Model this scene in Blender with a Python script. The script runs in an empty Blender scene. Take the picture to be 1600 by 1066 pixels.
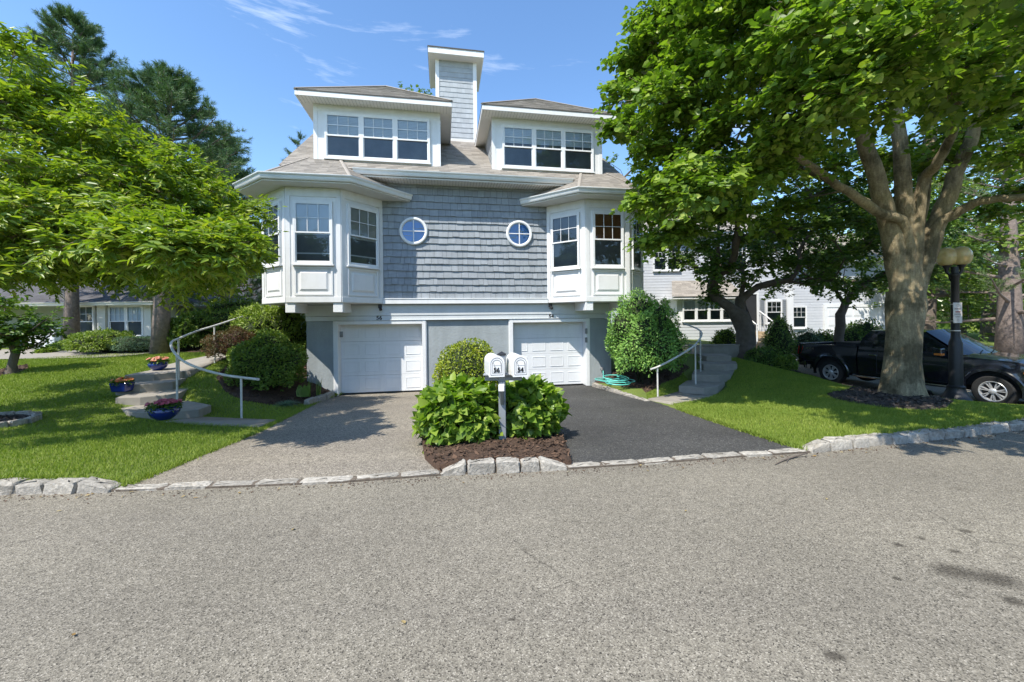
import bpy, math, random
import numpy as np
from mathutils import Vector, Matrix
R = math.radians
rng = np.random.default_rng(7)
random.seed(7)
S = bpy.context.scene
COL = S.collection

# ------------------------------------------------------------------ camera, sky, sun, exposure
CAM_Z = 1.75
F, CX, HY, ROLL = 620.0, 800.0, 498.0, 0.011
cam_d = bpy.data.cameras.new('camera'); cam = bpy.data.objects.new('camera', cam_d); COL.objects.link(cam)
cam_d.sensor_width = 36.0; cam_d.lens = F/1600*36; cam_d.shift_y = -(533-HY)/1600.0
cam_d.clip_start = 0.05; cam_d.clip_end = 3000
ca, sa = math.cos(ROLL), math.sin(ROLL)
cam.matrix_world = Matrix(((ca, sa, 0, 0), (0, 0, -1, 0), (-sa, ca, 0, CAM_Z), (0, 0, 0, 1)))
S.camera = cam
S.view_settings.view_transform = 'Standard'; S.view_settings.look = 'None'
S.view_settings.exposure = 0.5; S.view_settings.gamma = 1.0
SUN_DIR = Vector((-.817, -1.155, 2.07)).normalized()          # towards the sun
elev = math.asin(SUN_DIR.z); azim = math.atan2(SUN_DIR.x, SUN_DIR.y)
W = bpy.data.worlds.new('World'); S.world = W; W.use_nodes = True
nt = W.node_tree; nt.nodes.clear()
sky = nt.nodes.new('ShaderNodeTexSky'); sky.sky_type = 'NISHITA'; sky.sun_disc = False
sky.sun_elevation = elev; sky.sun_rotation = azim
sky.air_density = 1.0; sky.dust_density = 0.3; sky.ozone_density = 2.0
tc = nt.nodes.new('ShaderNodeTexCoord')
mp = nt.nodes.new('ShaderNodeMapping'); mp.inputs['Scale'].default_value = (1.1, 1.1, 7.5); mp.inputs['Rotation'].default_value = (0.0, 0.05, 0.0)
mp.inputs['Location'].default_value = (0.35, 0.1, 0.2)
nz = nt.nodes.new('ShaderNodeTexNoise'); nz.inputs['Scale'].default_value = 2.1; nz.inputs['Detail'].default_value = 8; nz.inputs['Roughness'].default_value = .62
nz.inputs['Distortion'].default_value = .35
rp = nt.nodes.new('ShaderNodeValToRGB'); rp.color_ramp.elements[0].position = .585; rp.color_ramp.elements[1].position = .92
rp.color_ramp.elements[1].color = (.85, .85, .85, 1)
mx = nt.nodes.new('ShaderNodeMix'); mx.data_type = 'RGBA'; mx.inputs[7].default_value = (9.0, 9.5, 10.0, 1)
hs = nt.nodes.new('ShaderNodeHueSaturation'); hs.inputs['Saturation'].default_value = 1.13; hs.inputs['Value'].default_value = 1.5
bg = nt.nodes.new('ShaderNodeBackground'); bg.inputs['Strength'].default_value = .14
wo = nt.nodes.new('ShaderNodeOutputWorld')
L = nt.links.new
L(tc.outputs['Generated'], mp.inputs['Vector']); L(mp.outputs[0], nz.inputs['Vector']); L(nz.outputs['Fac'], rp.inputs[0])
L(sky.outputs[0], hs.inputs['Color']); L(hs.outputs[0], mx.inputs[6]); L(rp.outputs[0], mx.inputs[0])
L(mx.outputs[2], bg.inputs[0]); L(bg.outputs[0], wo.inputs[0])
sun_d = bpy.data.lights.new('sun', 'SUN'); sun_d.energy = 4.8; sun_d.angle = R(.53); sun_d.color = (1.0, .94, .84)
sun = bpy.data.objects.new('sun', sun_d); COL.objects.link(sun); sun.location = (-20, -15, 30)
sun.rotation_euler = SUN_DIR.to_track_quat('Z', 'Y').to_euler()
S.cycles.max_bounces = 8; S.cycles.transparent_max_bounces = 12; S.cycles.use_denoising = True
S.cycles.diffuse_bounces = 4; S.cycles.glossy_bounces = 4; S.cycles.transmission_bounces = 4
try: S.cycles.denoiser = 'OPENIMAGEDENOISE'
except Exception: pass

def ray(x, y):
    cx, cy = (x-CX)/F, -(y-HY)/F
    return cx*ca + cy*sa, -cx*sa + cy*ca                      # X/Y and dZ/Y per unit depth
def at(x, y, Y):
    a, b = ray(x, y); return (a*Y, Y, CAM_Z + b*Y)
def atz(x, y, z):
    a, b = ray(x, y); Y = (z-CAM_Z)/b; return (a*Y, Y, z)

# ------------------------------------------------------------------ materials
def mk(name):
    m = bpy.data.materials.new(name); m.use_nodes = True; t = m.node_tree
    return m, t, t.nodes['Principled BSDF'], t.links.new
def ramp(t, stops):
    r = t.nodes.new('ShaderNodeValToRGB'); e = r.color_ramp.elements
    e[0].position, e[0].color = stops[0][0], (*stops[0][1], 1)
    e[1].position, e[1].color = stops[-1][0], (*stops[-1][1], 1)
    for p, c in stops[1:-1]:
        k = e.new(p); k.color = (*c, 1)
    return r
def noise(t, scale, detail=4, rough=.55, coord='Object', vec=None):
    n = t.nodes.new('ShaderNodeTexNoise'); n.inputs['Scale'].default_value = scale
    n.inputs['Detail'].default_value = detail; n.inputs['Roughness'].default_value = rough
    if vec is None:
        c = t.nodes.new('ShaderNodeTexCoord'); t.links.new(c.outputs[coord], n.inputs['Vector'])
    else: t.links.new(vec, n.inputs['Vector'])
    return n
def mixc(t, a, b, fac, mode='MIX'):
    m = t.nodes.new('ShaderNodeMix'); m.data_type = 'RGBA'; m.blend_type = mode
    for s, v in ((6, a), (7, b)):
        if isinstance(v, tuple): m.inputs[s].default_value = (*v[:3], 1)
        else: t.links.new(v, m.inputs[s])
    if isinstance(fac, (int, float)): m.inputs[0].default_value = fac
    else: t.links.new(fac, m.inputs[0])
    return m.outputs[2]
def bump(t, h, strength, dist=.02):
    b = t.nodes.new('ShaderNodeBump'); b.inputs['Strength'].default_value = strength; b.inputs['Distance'].default_value = dist
    t.links.new(h, b.inputs['Height']); return b.outputs[0]
def sc(c, k): return tuple(min(1, v*k) for v in c)
def plain(name, col, rough=.6, var=.12, scale=3.0, metal=0.0, spec=.5, bmp=0.0, bscale=40, coat=0.0, island=0.0, dirt=None, streak=0.0):
    m, t, p, L = mk(name)
    n = noise(t, scale, 5)
    r = ramp(t, [(.25, sc(col, 1-var)), (.75, sc(col, 1+var))]); L(n.outputs['Fac'], r.inputs[0])
    out = r.outputs[0]
    if island:
        g = t.nodes.new('ShaderNodeNewGeometry')
        r2 = ramp(t, [(0, (1-island,)*3), (1, (1+island*.0,)*3)]); L(g.outputs['Random Per Island'], r2.inputs[0])
        out = mixc(t, out, r2.outputs[0], 1.0, 'MULTIPLY')
    if dirt:
        n3 = noise(t, dirt[1], 8, .7); r3 = ramp(t, [(.52, (0, 0, 0)), (.72, (1, 1, 1))]); L(n3.outputs['Fac'], r3.inputs[0])
        mm = t.nodes.new('ShaderNodeMath'); mm.operation = 'MULTIPLY'; mm.inputs[1].default_value = dirt[2]; L(r3.outputs[0], mm.inputs[0])
        out = mixc(t, out, dirt[0], mm.outputs[0])
    if streak:
        c = t.nodes.new('ShaderNodeTexCoord'); q = t.nodes.new('ShaderNodeMapping'); q.inputs['Scale'].default_value = (2.6, 2.6, .4); L(c.outputs['Object'], q.inputs[0])
        n5 = noise(t, 1.6, 6, .65, vec=q.outputs[0]); r5 = ramp(t, [(.36, (1-streak, 1-streak, 1-streak*1.08)), (.6, (1, 1, 1))]); L(n5.outputs['Fac'], r5.inputs[0]); out = mixc(t, out, r5.outputs[0], 1.0, 'MULTIPLY')
    L(out, p.inputs['Base Color'])
    p.inputs['Roughness'].default_value = rough; p.inputs['Metallic'].default_value = metal
    p.inputs['Specular IOR Level'].default_value = spec
    if coat: p.inputs['Coat Weight'].default_value = coat; p.inputs['Coat Roughness'].default_value = .04
    if bmp:
        n2 = noise(t, bscale, 6, .65); L(bump(t, n2.outputs['Fac'], bmp), p.inputs['Normal'])
    return m
def leafmat(name, stops, trans=.35, rough=.5, spec=.35, tint=(1.0, 1.15, .35), patch=.35, pscale=1.2):
    """leaf: colour by leaf, with a slow change through the crown, light passing through."""
    m, t, p, L = mk(name)
    g = t.nodes.new('ShaderNodeNewGeometry')
    n = noise(t, pscale, 2)
    ma = t.nodes.new('ShaderNodeMath'); ma.operation = 'MULTIPLY_ADD'; ma.inputs[1].default_value = 1-patch
    mb = t.nodes.new('ShaderNodeMath'); mb.operation = 'MULTIPLY'; mb.inputs[1].default_value = patch
    L(n.outputs['Fac'], mb.inputs[0]); L(g.outputs['Random Per Island'], ma.inputs[0]); L(mb.outputs[0], ma.inputs[2])
    r = ramp(t, stops); L(ma.outputs[0], r.inputs[0])
    L(r.outputs[0], p.inputs['Base Color']); p.inputs['Roughness'].default_value = rough
    p.inputs['Specular IOR Level'].default_value = spec
    tr = t.nodes.new('ShaderNodeBsdfTranslucent')
    L(mixc(t, r.outputs[0], (tint[0], tint[1], tint[2]), 1.0, 'MULTIPLY'), tr.inputs['Color'])
    ad = t.nodes.new('ShaderNodeMixShader'); ad.inputs[0].default_value = trans
    L(p.outputs[0], ad.inputs[1]); L(tr.outputs[0], ad.inputs[2])
    L(ad.outputs[0], t.nodes['Material Output'].inputs['Surface'])
    return m
def glassmat(name, tint=(.82, .86, .88), refl=.02):
    m, t, p, L = mk(name); t.nodes.remove(p)
    f = t.nodes.new('ShaderNodeFresnel'); f.inputs['IOR'].default_value = 1.45
    a = t.nodes.new('ShaderNodeMath'); a.operation = 'ADD'; a.inputs[1].default_value = refl; L(f.outputs[0], a.inputs[0]); a.use_clamp = True
    tr = t.nodes.new('ShaderNodeBsdfTransparent'); tr.inputs[0].default_value = (*tint, 1)
    gl = t.nodes.new('ShaderNodeBsdfGlossy'); gl.inputs['Roughness'].default_value = .015; gl.inputs[0].default_value = (.9, .95, 1, 1)
    n = noise(t, 1.7, 2); L(bump(t, n.outputs['Fac'], .05, .05), gl.inputs['Normal'])
    ms = t.nodes.new('ShaderNodeMixShader'); L(a.outputs[0], ms.inputs[0]); L(tr.outputs[0], ms.inputs[1]); L(gl.outputs[0], ms.inputs[2])
    L(ms.outputs[0], t.nodes['Material Output'].inputs['Surface']); return m

def asphalt(name, cols, scale=90, speck=.6, rough=.85, patch=(.85, 1.1), stains=False, cracks=False, bstr=.5, spots=()):
    m, t, p, L = mk(name)
    c = t.nodes.new('ShaderNodeTexCoord')
    v = t.nodes.new('ShaderNodeTexVoronoi'); v.inputs['Scale'].default_value = scale; L(c.outputs['Object'], v.inputs['Vector'])
    bw = t.nodes.new('ShaderNodeSeparateColor'); L(v.outputs['Color'], bw.inputs[0])
    r = ramp(t, cols); L(bw.outputs[0], r.inputs[0])
    n = noise(t, .55, 6, .6); r2 = ramp(t, [(.3, (patch[0],)*3), (.7, (patch[1],)*3)]); L(n.outputs['Fac'], r2.inputs[0])
    out = mixc(t, r.outputs[0], r2.outputs[0], 1.0, 'MULTIPLY')
    n3 = noise(t, 14, 5, .7); r3 = ramp(t, [(.3, (.82,)*3), (.7, (1.12,)*3)]); L(n3.outputs['Fac'], r3.inputs[0])
    out = mixc(t, out, r3.outputs[0], 1.0, 'MULTIPLY')
    q = t.nodes.new('ShaderNodeMapping'); q.inputs['Scale'].default_value = (.10, 1.0, 1); L(c.outputs['Object'], q.inputs[0]); n7 = noise(t, .9, 3, .5, vec=q.outputs[0])
    r7 = ramp(t, [(.35, (.90, .90, .91)), (.65, (1.06, 1.06, 1.05))]); L(n7.outputs['Fac'], r7.inputs[0]); out = mixc(t, out, r7.outputs[0], 1.0, 'MULTIPLY')
    if stains:
        n4 = noise(t, 2.6, 3, .5); r4 = ramp(t, [(.66, (1, 1, 1)), (.74, (.62, .6, .58))]); L(n4.outputs['Fac'], r4.inputs[0])
        out = mixc(t, out, r4.outputs[0], .45, 'MULTIPLY')
    if cracks:
        v2 = t.nodes.new('ShaderNodeTexVoronoi'); v2.feature = 'DISTANCE_TO_EDGE'; v2.inputs['Scale'].default_value = .33
        dn = noise(t, 1.6, 6, .65); ad = mixc(t, c.outputs['Object'], dn.outputs['Color'], .18); L(ad, v2.inputs['Vector'])
        r5 = ramp(t, [(.0, (.55,)*3), (.0028, (1, 1, 1))]); L(v2.outputs['Distance'], r5.inputs[0])
        nm = noise(t, .5, 1); r6 = ramp(t, [(.53, (0, 0, 0)), (.6, (.8, .8, .8))]); L(nm.outputs['Fac'], r6.inputs[0])
        out = mixc(t, out, mixc(t, out, r5.outputs[0], 1.0, 'MULTIPLY'), r6.outputs[0])
    if spots:                                                   # old oil drips, ragged ellipses on the surface
        dn = noise(t, 9, 4, .7); wv = mixc(t, c.outputs['Object'], dn.outputs['Color'], .05)
        for sx_, sy_, rad_ in spots:
            X_, Y_, _ = atz(sx_, sy_, 0); sb = t.nodes.new('ShaderNodeVectorMath'); sb.operation = 'SUBTRACT'; L(wv, sb.inputs[0]); sb.inputs[1].default_value = (X_*.95+.025, Y_*.95+.025, .025)
            ml = t.nodes.new('ShaderNodeVectorMath'); ml.operation = 'MULTIPLY'; L(sb.outputs[0], ml.inputs[0]); ml.inputs[1].default_value = (1, 1.5, 0)
            le = t.nodes.new('ShaderNodeVectorMath'); le.operation = 'LENGTH'; L(ml.outputs[0], le.inputs[0])
            r6 = ramp(t, [(0, (.42, .41, .40)), (1, (1, 1, 1))]); mr = t.nodes.new('ShaderNodeMapRange'); mr.inputs[1].default_value = rad_*.45; mr.inputs[2].default_value = rad_*1.25; L(le.outputs['Value'], mr.inputs[0]); L(mr.outputs[0], r6.inputs[0])
            out = mixc(t, out, r6.outputs[0], 1.0, 'MULTIPLY')
    L(out, p.inputs['Base Color']); p.inputs['Roughness'].default_value = rough; p.inputs['Specular IOR Level'].default_value = .3
    L(bump(t, v.outputs['Distance'], bstr, .006), p.inputs['Normal'])
    return m

M = {}
M['road'] = asphalt('road asphalt', [(0, (.05, .045, .036)), (.14, (.145, .13, .103)), (.5, (.222, .20, .158)), (.85, (.262, .237, .188)), (1, (.40, .365, .30))], 140, stains=True, cracks=True, spots=[(1510,830,.05),(1493,862,.04),(1402,905,.03),(1490,893,.13),(1555,905,.14),(1585,940,.07),(1305,1025,.05),(800,967,.02),(1440,842,.035),(1405,852,.04)])
M['old_drive'] = asphalt('worn driveway asphalt', [(0, (.075, .064, .05)), (.3, (.21, .185, .148)), (.8, (.31, .275, .222)), (1, (.47, .425, .35))], 100, stains=True, cracks=True)
M['new_drive'] = asphalt('black driveway asphalt', [(0, (.03, .03, .029)), (.5, (.06, .059, .056)), (.95, (.09, .088, .083)), (1, (.19, .185, .175))], 80, rough=.78, patch=(.8, 1.25))
M['white'] = plain('white painted trim', (.78, .79, .79), .5, .03, 1.5, bmp=.04, bscale=60, dirt=((.5, .5, .47), 3, .25), streak=.05)
M['bay_white'] = plain('white painted panels', (.76, .765, .76), .5, .03, 2.0, dirt=((.45, .45, .42), 2.2, .3), streak=.05)
M['frieze'] = plain('pale grey boards', (.62, .65, .66), .6, .05, 2.0, streak=.05)
M['soffit'] = plain('soffit boards', (.66, .65, .62), .6, .04, 3)
M['stucco'] = plain('grey stucco', (.33, .365, .375), .9, .07, 2.5, bmp=.6, bscale=14, dirt=((.3, .32, .31), 1.5, .4), streak=.09)
M['shake'] = plain('grey cedar shingle', (.315, .345, .375), .8, .10, 9, bmp=.3, bscale=60, island=.17, streak=.12)
M['shake_gap'] = plain('shingle shadow gap', (.09, .1, .11), .9, .1)
M['lap'] = plain('grey lap siding', (.40, .43, .45), .7, .07, 6, bmp=.15, bscale=50, island=.12)
M['roof'] = plain('asphalt roof shingle', (.37, .335, .29), .9, .12, 45, bmp=.5, bscale=160, island=.34)
M['roof_edge'] = plain('dark roof edge', (.07, .065, .06), .8, .1)
M['gutter'] = plain('white metal gutter', (.76, .77, .76), .35, .03, 2, dirt=((.4, .4, .37), 2.5, .3), streak=.05)
M['garage'] = plain('garage door enamel', (.76, .775, .785), .4, .03, 1.2, dirt=((.55, .55, .53), 1.2, .25), streak=.05)
M['rubber'] = plain('black rubber', (.02, .02, .02), .7)
M['dark'] = plain('dark room behind window', (.02, .022, .025), .9, .3, 2)
M['screen'] = plain('dim room behind insect screen', (.17, .175, .18), .9, .35, 1.5)
M['sky_reflection'] = plain('painted sky reflection behind round window', (.05, .26, .62), .6, .2, 2)  # reflected sky painted as a deep blue disc behind the round panes
M['blind'] = plain('white blind slats', (.84, .86, .88), .6, .04, 3)
M['wood_blind'] = plain('brown wooden blind slats', (.30, .13, .05), .6, .2, 8)
M['dim_blind'] = plain('beige blind slats', (.55, .52, .47), .6, .05, 3)
M['glass'] = glassmat('window glass')
M['blue_glass'] = glassmat('round window glass', (.7, .8, .9), .06)
M['black'] = plain('black paint', (.018, .018, .02), .45, .1)
M['concrete'] = plain('concrete', (.29, .265, .225), .9, .14, 5, bmp=.35, bscale=45, dirt=((.2, .18, .15), 3, .5))
M['granite'] = plain('pale granite block', (.43, .40, .345), .9, .34, 24, bmp=1.0, bscale=26, island=.30, dirt=((.17, .145, .11), 5, .75))
M['mulch'] = plain('brown bark mulch', (.07, .04, .024), .95, .45, 40, bmp=1.0, bscale=55)
M['dark_mulch'] = plain('dark mulch', (.05, .038, .032), .95, .45, 40, bmp=1.0, bscale=55)
M['chip'] = plain('bark chip', (.13, .075, .045), .9, .3, 12, island=.75)
M['dark_chip'] = plain('dark bark chip', (.10, .08, .068), .9, .3, 12, island=.75)
M['metal_rail'] = plain('pale painted rail', (.62, .61, .58), .45, .12, 12, bmp=.1, dirt=((.33, .28, .22), 9, .5))
M['mail'] = plain('white plastic mailbox', (.82, .82, .81), .35, .02, 2)
M['post_grey'] = plain('grey painted post', (.24, .26, .28), .5, .07, 4)
M['groove'] = plain('grey groove', (.25, .25, .25), .7)
M['pot'] = plain('cobalt glazed ceramic', (.010, .025, .17), .12, .35, 6, coat=.8)
M['soil'] = plain('potting soil', (.04, .03, .02), .95, .3, 30)
M['hose'] = plain('turquoise hose', (.12, .55, .47), .4, .08)
m, t, p, L = mk('smooth grey brown bark'); _c = t.nodes.new('ShaderNodeTexCoord'); _m = t.nodes.new('ShaderNodeMapping'); _m.inputs['Scale'].default_value = (1, 1, .22); L(_c.outputs['Object'], _m.inputs[0])
_a = noise(t, 19, 9, .78, vec=_m.outputs[0]); _b = noise(t, 1.3, 5, .65); _d = noise(t, 34, 5, .7)
_r = ramp(t, [(.28, (.17, .135, .08)), (.45, (.37, .30, .18)), (.62, (.54, .445, .28)), (.78, (.66, .58, .42))]); L(_a.outputs['Fac'], _r.inputs[0])
_r2 = ramp(t, [(.40, (.38, .38, .34)), (.54, (1, 1, 1)), (.70, (1.12, 1.12, 1.02))]); L(_b.outputs['Fac'], _r2.inputs[0])
_r3 = ramp(t, [(.3, (.75, .75, .75)), (.7, (1.15, 1.15, 1.15))]); L(_d.outputs['Fac'], _r3.inputs[0])
L(mixc(t, mixc(t, _r.outputs[0], _r2.outputs[0], 1.0, 'MULTIPLY'), _r3.outputs[0], 1.0, 'MULTIPLY'), p.inputs['Base Color']); p.inputs['Roughness'].default_value = .92; L(bump(t, _a.outputs['Fac'], 1.0, .07), p.inputs['Normal'])
M['lime_bark'] = m
M['dark_bark'] = plain('dark bark', (.13, .105, .085), .95, .25, 8, bmp=.8, bscale=20, dirt=((.22, .2, .17), 3, .5))
M['cherry_bark'] = plain('cherry bark', (.20, .145, .095), .8, .25, 8, bmp=.5, bscale=24, dirt=((.1, .07, .05), 5, .6))
M['pine_bark'] = plain('pine bark', (.22, .175, .15), .95, .35, 9, bmp=1.0, bscale=14, dirt=((.09, .07, .06), 7, .8))
M['joint'] = plain('dirt filled kerb joint', (.13, .105, .08), .95, .4, 20, bmp=.8, bscale=50)
# ------------------------------------------------------------------ mesh helpers
class MB:
    def __init__(s): s.v = []; s.f = []; s.m = []
    def add(s, vs, fs, mi=0):
        o = len(s.v); s.v.extend([tuple(v) for v in vs]); s.f.extend([tuple(i+o for i in f) for f in fs]); s.m.extend([mi]*len(fs)); return s
    def box(s, x0, x1, y0, y1, z0, z1, mi=0):
        return s.add([(x0,y0,z0),(x1,y0,z0),(x1,y1,z0),(x0,y1,z0),(x0,y0,z1),(x1,y0,z1),(x1,y1,z1),(x0,y1,z1)],
              [(0,3,2,1),(4,5,6,7),(0,1,5,4),(1,2,6,5),(2,3,7,6),(3,0,4,7)], mi)
    def obox(s, c, ax, ay, az, mi=0):
        c, ax, ay, az = map(Vector, (c, ax, ay, az))
        vs = [c+a*ax+b*ay+d*az for d in (-.5,.5) for a, b in ((-.5,-.5),(.5,-.5),(.5,.5),(-.5,.5))]
        return s.add(vs, [(0,3,2,1),(4,5,6,7),(0,1,5,4),(1,2,6,5),(2,3,7,6),(3,0,4,7)], mi)
    def prism(s, poly, z0, z1, mi=0, top=None):
        n = len(poly); t = top or poly
        vs = [(x, y, z0) for x, y in poly] + [(x, y, z1) for x, y in t]
        return s.add(vs, [tuple(range(n-1, -1, -1)), tuple(range(n, 2*n))] + [(i, (i+1) % n, n+(i+1) % n, n+i) for i in range(n)], mi)
    def extr(s, poly3, d, mi=0):
        """3-d polygon swept along the vector d"""
        n = len(poly3); d = Vector(d); a = [Vector(p) for p in poly3]
        return s.add(a+[p+d for p in a], [tuple(range(n-1, -1, -1)), tuple(range(n, 2*n))] + [(i, (i+1) % n, n+(i+1) % n, n+i) for i in range(n)], mi)
    def tube(s, pts, rad, n=8, mi=0, cap=True, flat=1.0):
        pts = [Vector(p) for p in pts]; k = len(pts)
        if not hasattr(rad, '__len__'): rad = [rad]*k
        t0 = (pts[1]-pts[0]).normalized(); up = Vector((0,0,1)) if abs(t0.z) < .9 else Vector((1,0,0))
        u = t0.cross(up).normalized(); vs = []
        for i in range(k):
            t = (pts[min(i+1,k-1)]-pts[max(i-1,0)]).normalized()
            u = (u - t*u.dot(t)).normalized(); w = t.cross(u)
            for j in range(n):
                a = 2*math.pi*j/n; vs.append(pts[i]+(u*math.cos(a)+w*math.sin(a)*flat)*rad[i])
        fs = [(i*n+j, i*n+(j+1) % n, (i+1)*n+(j+1) % n, (i+1)*n+j) for i in range(k-1) for j in range(n)]
        if cap: fs += [tuple(range(n-1,-1,-1)), tuple(range((k-1)*n, k*n))]
        return s.add(vs, fs, mi)
    def lathe(s, prof, n=20, c=(0,0,0), mi=0, sx=1, sy=1):
        k = len(prof); vs = [(c[0]+r*math.cos(2*math.pi*j/n)*sx, c[1]+r*math.sin(2*math.pi*j/n)*sy, c[2]+z) for r, z in prof for j in range(n)]
        fs = [(i*n+j, i*n+(j+1) % n, (i+1)*n+(j+1) % n, (i+1)*n+j) for i in range(k-1) for j in range(n)]
        fs += [tuple(range(n-1,-1,-1)), tuple(range((k-1)*n, k*n))]
        return s.add(vs, fs, mi)
    def build(s, name, mats, parent=None, smooth=False, bevel=0, loc=None, rotz=0, seg=1):
        me = bpy.data.meshes.new(name); me.from_pydata(s.v, [], s.f)
        mats = mats if isinstance(mats, (list, tuple)) else [mats]
        for m in mats: me.materials.append(M[m] if isinstance(m, str) else m)
        if len(mats) > 1: me.polygons.foreach_set('material_index', s.m)
        if smooth:
            me.polygons.foreach_set('use_smooth', [True]*len(s.f))
            if smooth != 'all':
                try: me.set_sharp_from_angle(angle=R(38))
                except Exception: pass
        me.update()
        o = bpy.data.objects.new(name, me); COL.objects.link(o)
        if parent is not None: o.parent = parent
        if loc is not None: o.location = loc
        if rotz: o.rotation_euler.z = rotz
        if bevel:
            b = o.modifiers.new('bevel', 'BEVEL'); b.width = bevel; b.segments = seg; b.limit_method = 'ANGLE'; b.angle_limit = R(35)
        return o
def npmesh(name, V, Fq, mats, parent=None, midx=None, smooth=False, loc=None):
    """large mesh from arrays: V (n,3), Fq (m,k)"""
    me = bpy.data.meshes.new(name); V = np.asarray(V, np.float32); Fq = np.asarray(Fq, np.int32)
    k = Fq.shape[1]; me.vertices.add(len(V)); me.vertices.foreach_set('co', V.ravel())
    me.loops.add(Fq.size); me.loops.foreach_set('vertex_index', Fq.ravel())
    me.polygons.add(len(Fq)); me.polygons.foreach_set('loop_start', np.arange(0, Fq.size, k, dtype=np.int32))
    mats = mats if isinstance(mats, (list, tuple)) else [mats]
    for m in mats: me.materials.append(M[m] if isinstance(m, str) else m)
    if midx is not None: me.polygons.foreach_set('material_index', np.asarray(midx, np.int32))
    if smooth: me.polygons.foreach_set('use_smooth', np.ones(len(Fq), bool))
    me.update(calc_edges=True)
    o = bpy.data.objects.new(name, me); COL.objects.link(o)
    if parent is not None: o.parent = parent
    if loc is not None: o.location = loc
    return o
def tag(o, label=None, cat=None, group=None, kind=None):
    if label: o['label'] = label
    if cat: o['category'] = cat
    if group: o['group'] = group
    if kind: o['kind'] = kind
    return o
def thing(name, label, cat, loc=(0,0,0), rotz=0, group=None):
    o = bpy.data.objects.new(name, None); COL.objects.link(o); o.location = loc; o.rotation_euler.z = rotz
    o.empty_display_size = .2
    return tag(o, label, cat, group)
def copy_thing(r, loc, rotz=None, label=None, scale=None):
    c = r.copy(); COL.objects.link(c); c.location = loc
    if rotz is not None: c.rotation_euler.z = rotz
    if label: c['label'] = label
    if scale: c.scale = scale
    def rec(a, b):
        for ch in list(a.children):
            d = ch.copy(); COL.objects.link(d); d.parent = b; rec(ch, d)
    rec(r, c); return c
def text_mesh(name, txt, size, mat, parent, mw, depth=.004, bold=0.0, align='CENTER'):
    cu = bpy.data.curves.new(name+'_tmp', 'FONT'); cu.body = txt; cu.size = size; cu.extrude = depth; cu.align_x = align; cu.align_y = 'CENTER'
    cu.offset = bold; cu.resolution_u = 3
    o = bpy.data.objects.new(name+'_tmp', cu); COL.objects.link(o)
    dg = bpy.context.evaluated_depsgraph_get(); me = bpy.data.meshes.new_from_object(o.evaluated_get(dg)); me.name = name
    bpy.data.objects.remove(o); bpy.data.curves.remove(cu)
    me.materials.clear(); me.materials.append(M[mat]); me.transform(mw)
    n = bpy.data.objects.new(name, me); COL.objects.link(n); n.parent = parent; return n
def clip_poly(poly, clip):
    """Sutherland-Hodgman: poly clipped by a convex counter-clockwise polygon"""
    out = poly
    for i in range(len(clip)):
        a, b = clip[i], clip[(i+1) % len(clip)]; ex, ey = b[0]-a[0], b[1]-a[1]
        src, out = out, []
        for j in range(len(src)):
            p, q = src[j], src[(j+1) % len(src)]
            dp = ex*(p[1]-a[1])-ey*(p[0]-a[0]); dq = ex*(q[1]-a[1])-ey*(q[0]-a[0])
            if dp >= 0: out.append(p)
            if (dp >= 0) != (dq >= 0):
                k = dp/(dp-dq); out.append((p[0]+k*(q[0]-p[0]), p[1]+k*(q[1]-p[1])))
        if len(out) < 3: return []
    return out
def courses(mb, poly3, expo, width, thick, jw=.3, jy=.01, mi=0, zstart=None, gap=.004, skip=None, back=None):
    """lay overlapping shingles / laps in courses on the flat polygon poly3 (counter-clockwise seen from outside)"""
    P = [Vector(p) for p in poly3]; n = Vector((0,0,0))
    for i in range(len(P)): n += P[i].cross(P[(i+1) % len(P)])
    n.normalize()
    ux = Vector((0,0,1)).cross(n)
    ux = ux.normalized() if ux.length > .05 else Vector((1,0,0))
    uy = n.cross(ux); o = P[0]
    p2 = [((p-o).dot(ux), (p-o).dot(uy)) for p in P]
    xs = [p[0] for p in p2]; ys = [p[1] for p in p2]
    y = min(ys) if zstart is None else zstart; row = 0
    while y < max(ys):
        x = min(xs)-random.random()*width
        while x < max(xs):
            w = width*(1+random.uniform(-jw, jw)); dy = random.uniform(-jy, jy) if row else 0
            q = clip_poly([(x+gap, y+dy), (x+w, y+dy), (x+w, y+expo+.006), (x+gap, y+expo+.006)], p2)
            x += w
            if len(q) < 3: continue
            if skip and skip(sum(a for a, _ in q)/len(q), sum(b for _, b in q)/len(q)): continue
            th = thick*random.uniform(.8, 1.15)
            top = [o+ux*a+uy*b+n*(th*max(.12, 1-(b-y-dy)/expo*.88)) for a, b in q]
            bot = [o+ux*a+uy*b-n*.002 for a, b in q]
            k = len(q)
            mb.add(top+bot, [tuple(range(k))]+[(i, k+i, k+(i+1) % k, (i+1) % k) for i in range(k)], mi)
        y += expo; row += 1
    if back is not None: mb.add(P, [tuple(range(len(P)))], back)
    return mb

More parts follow.
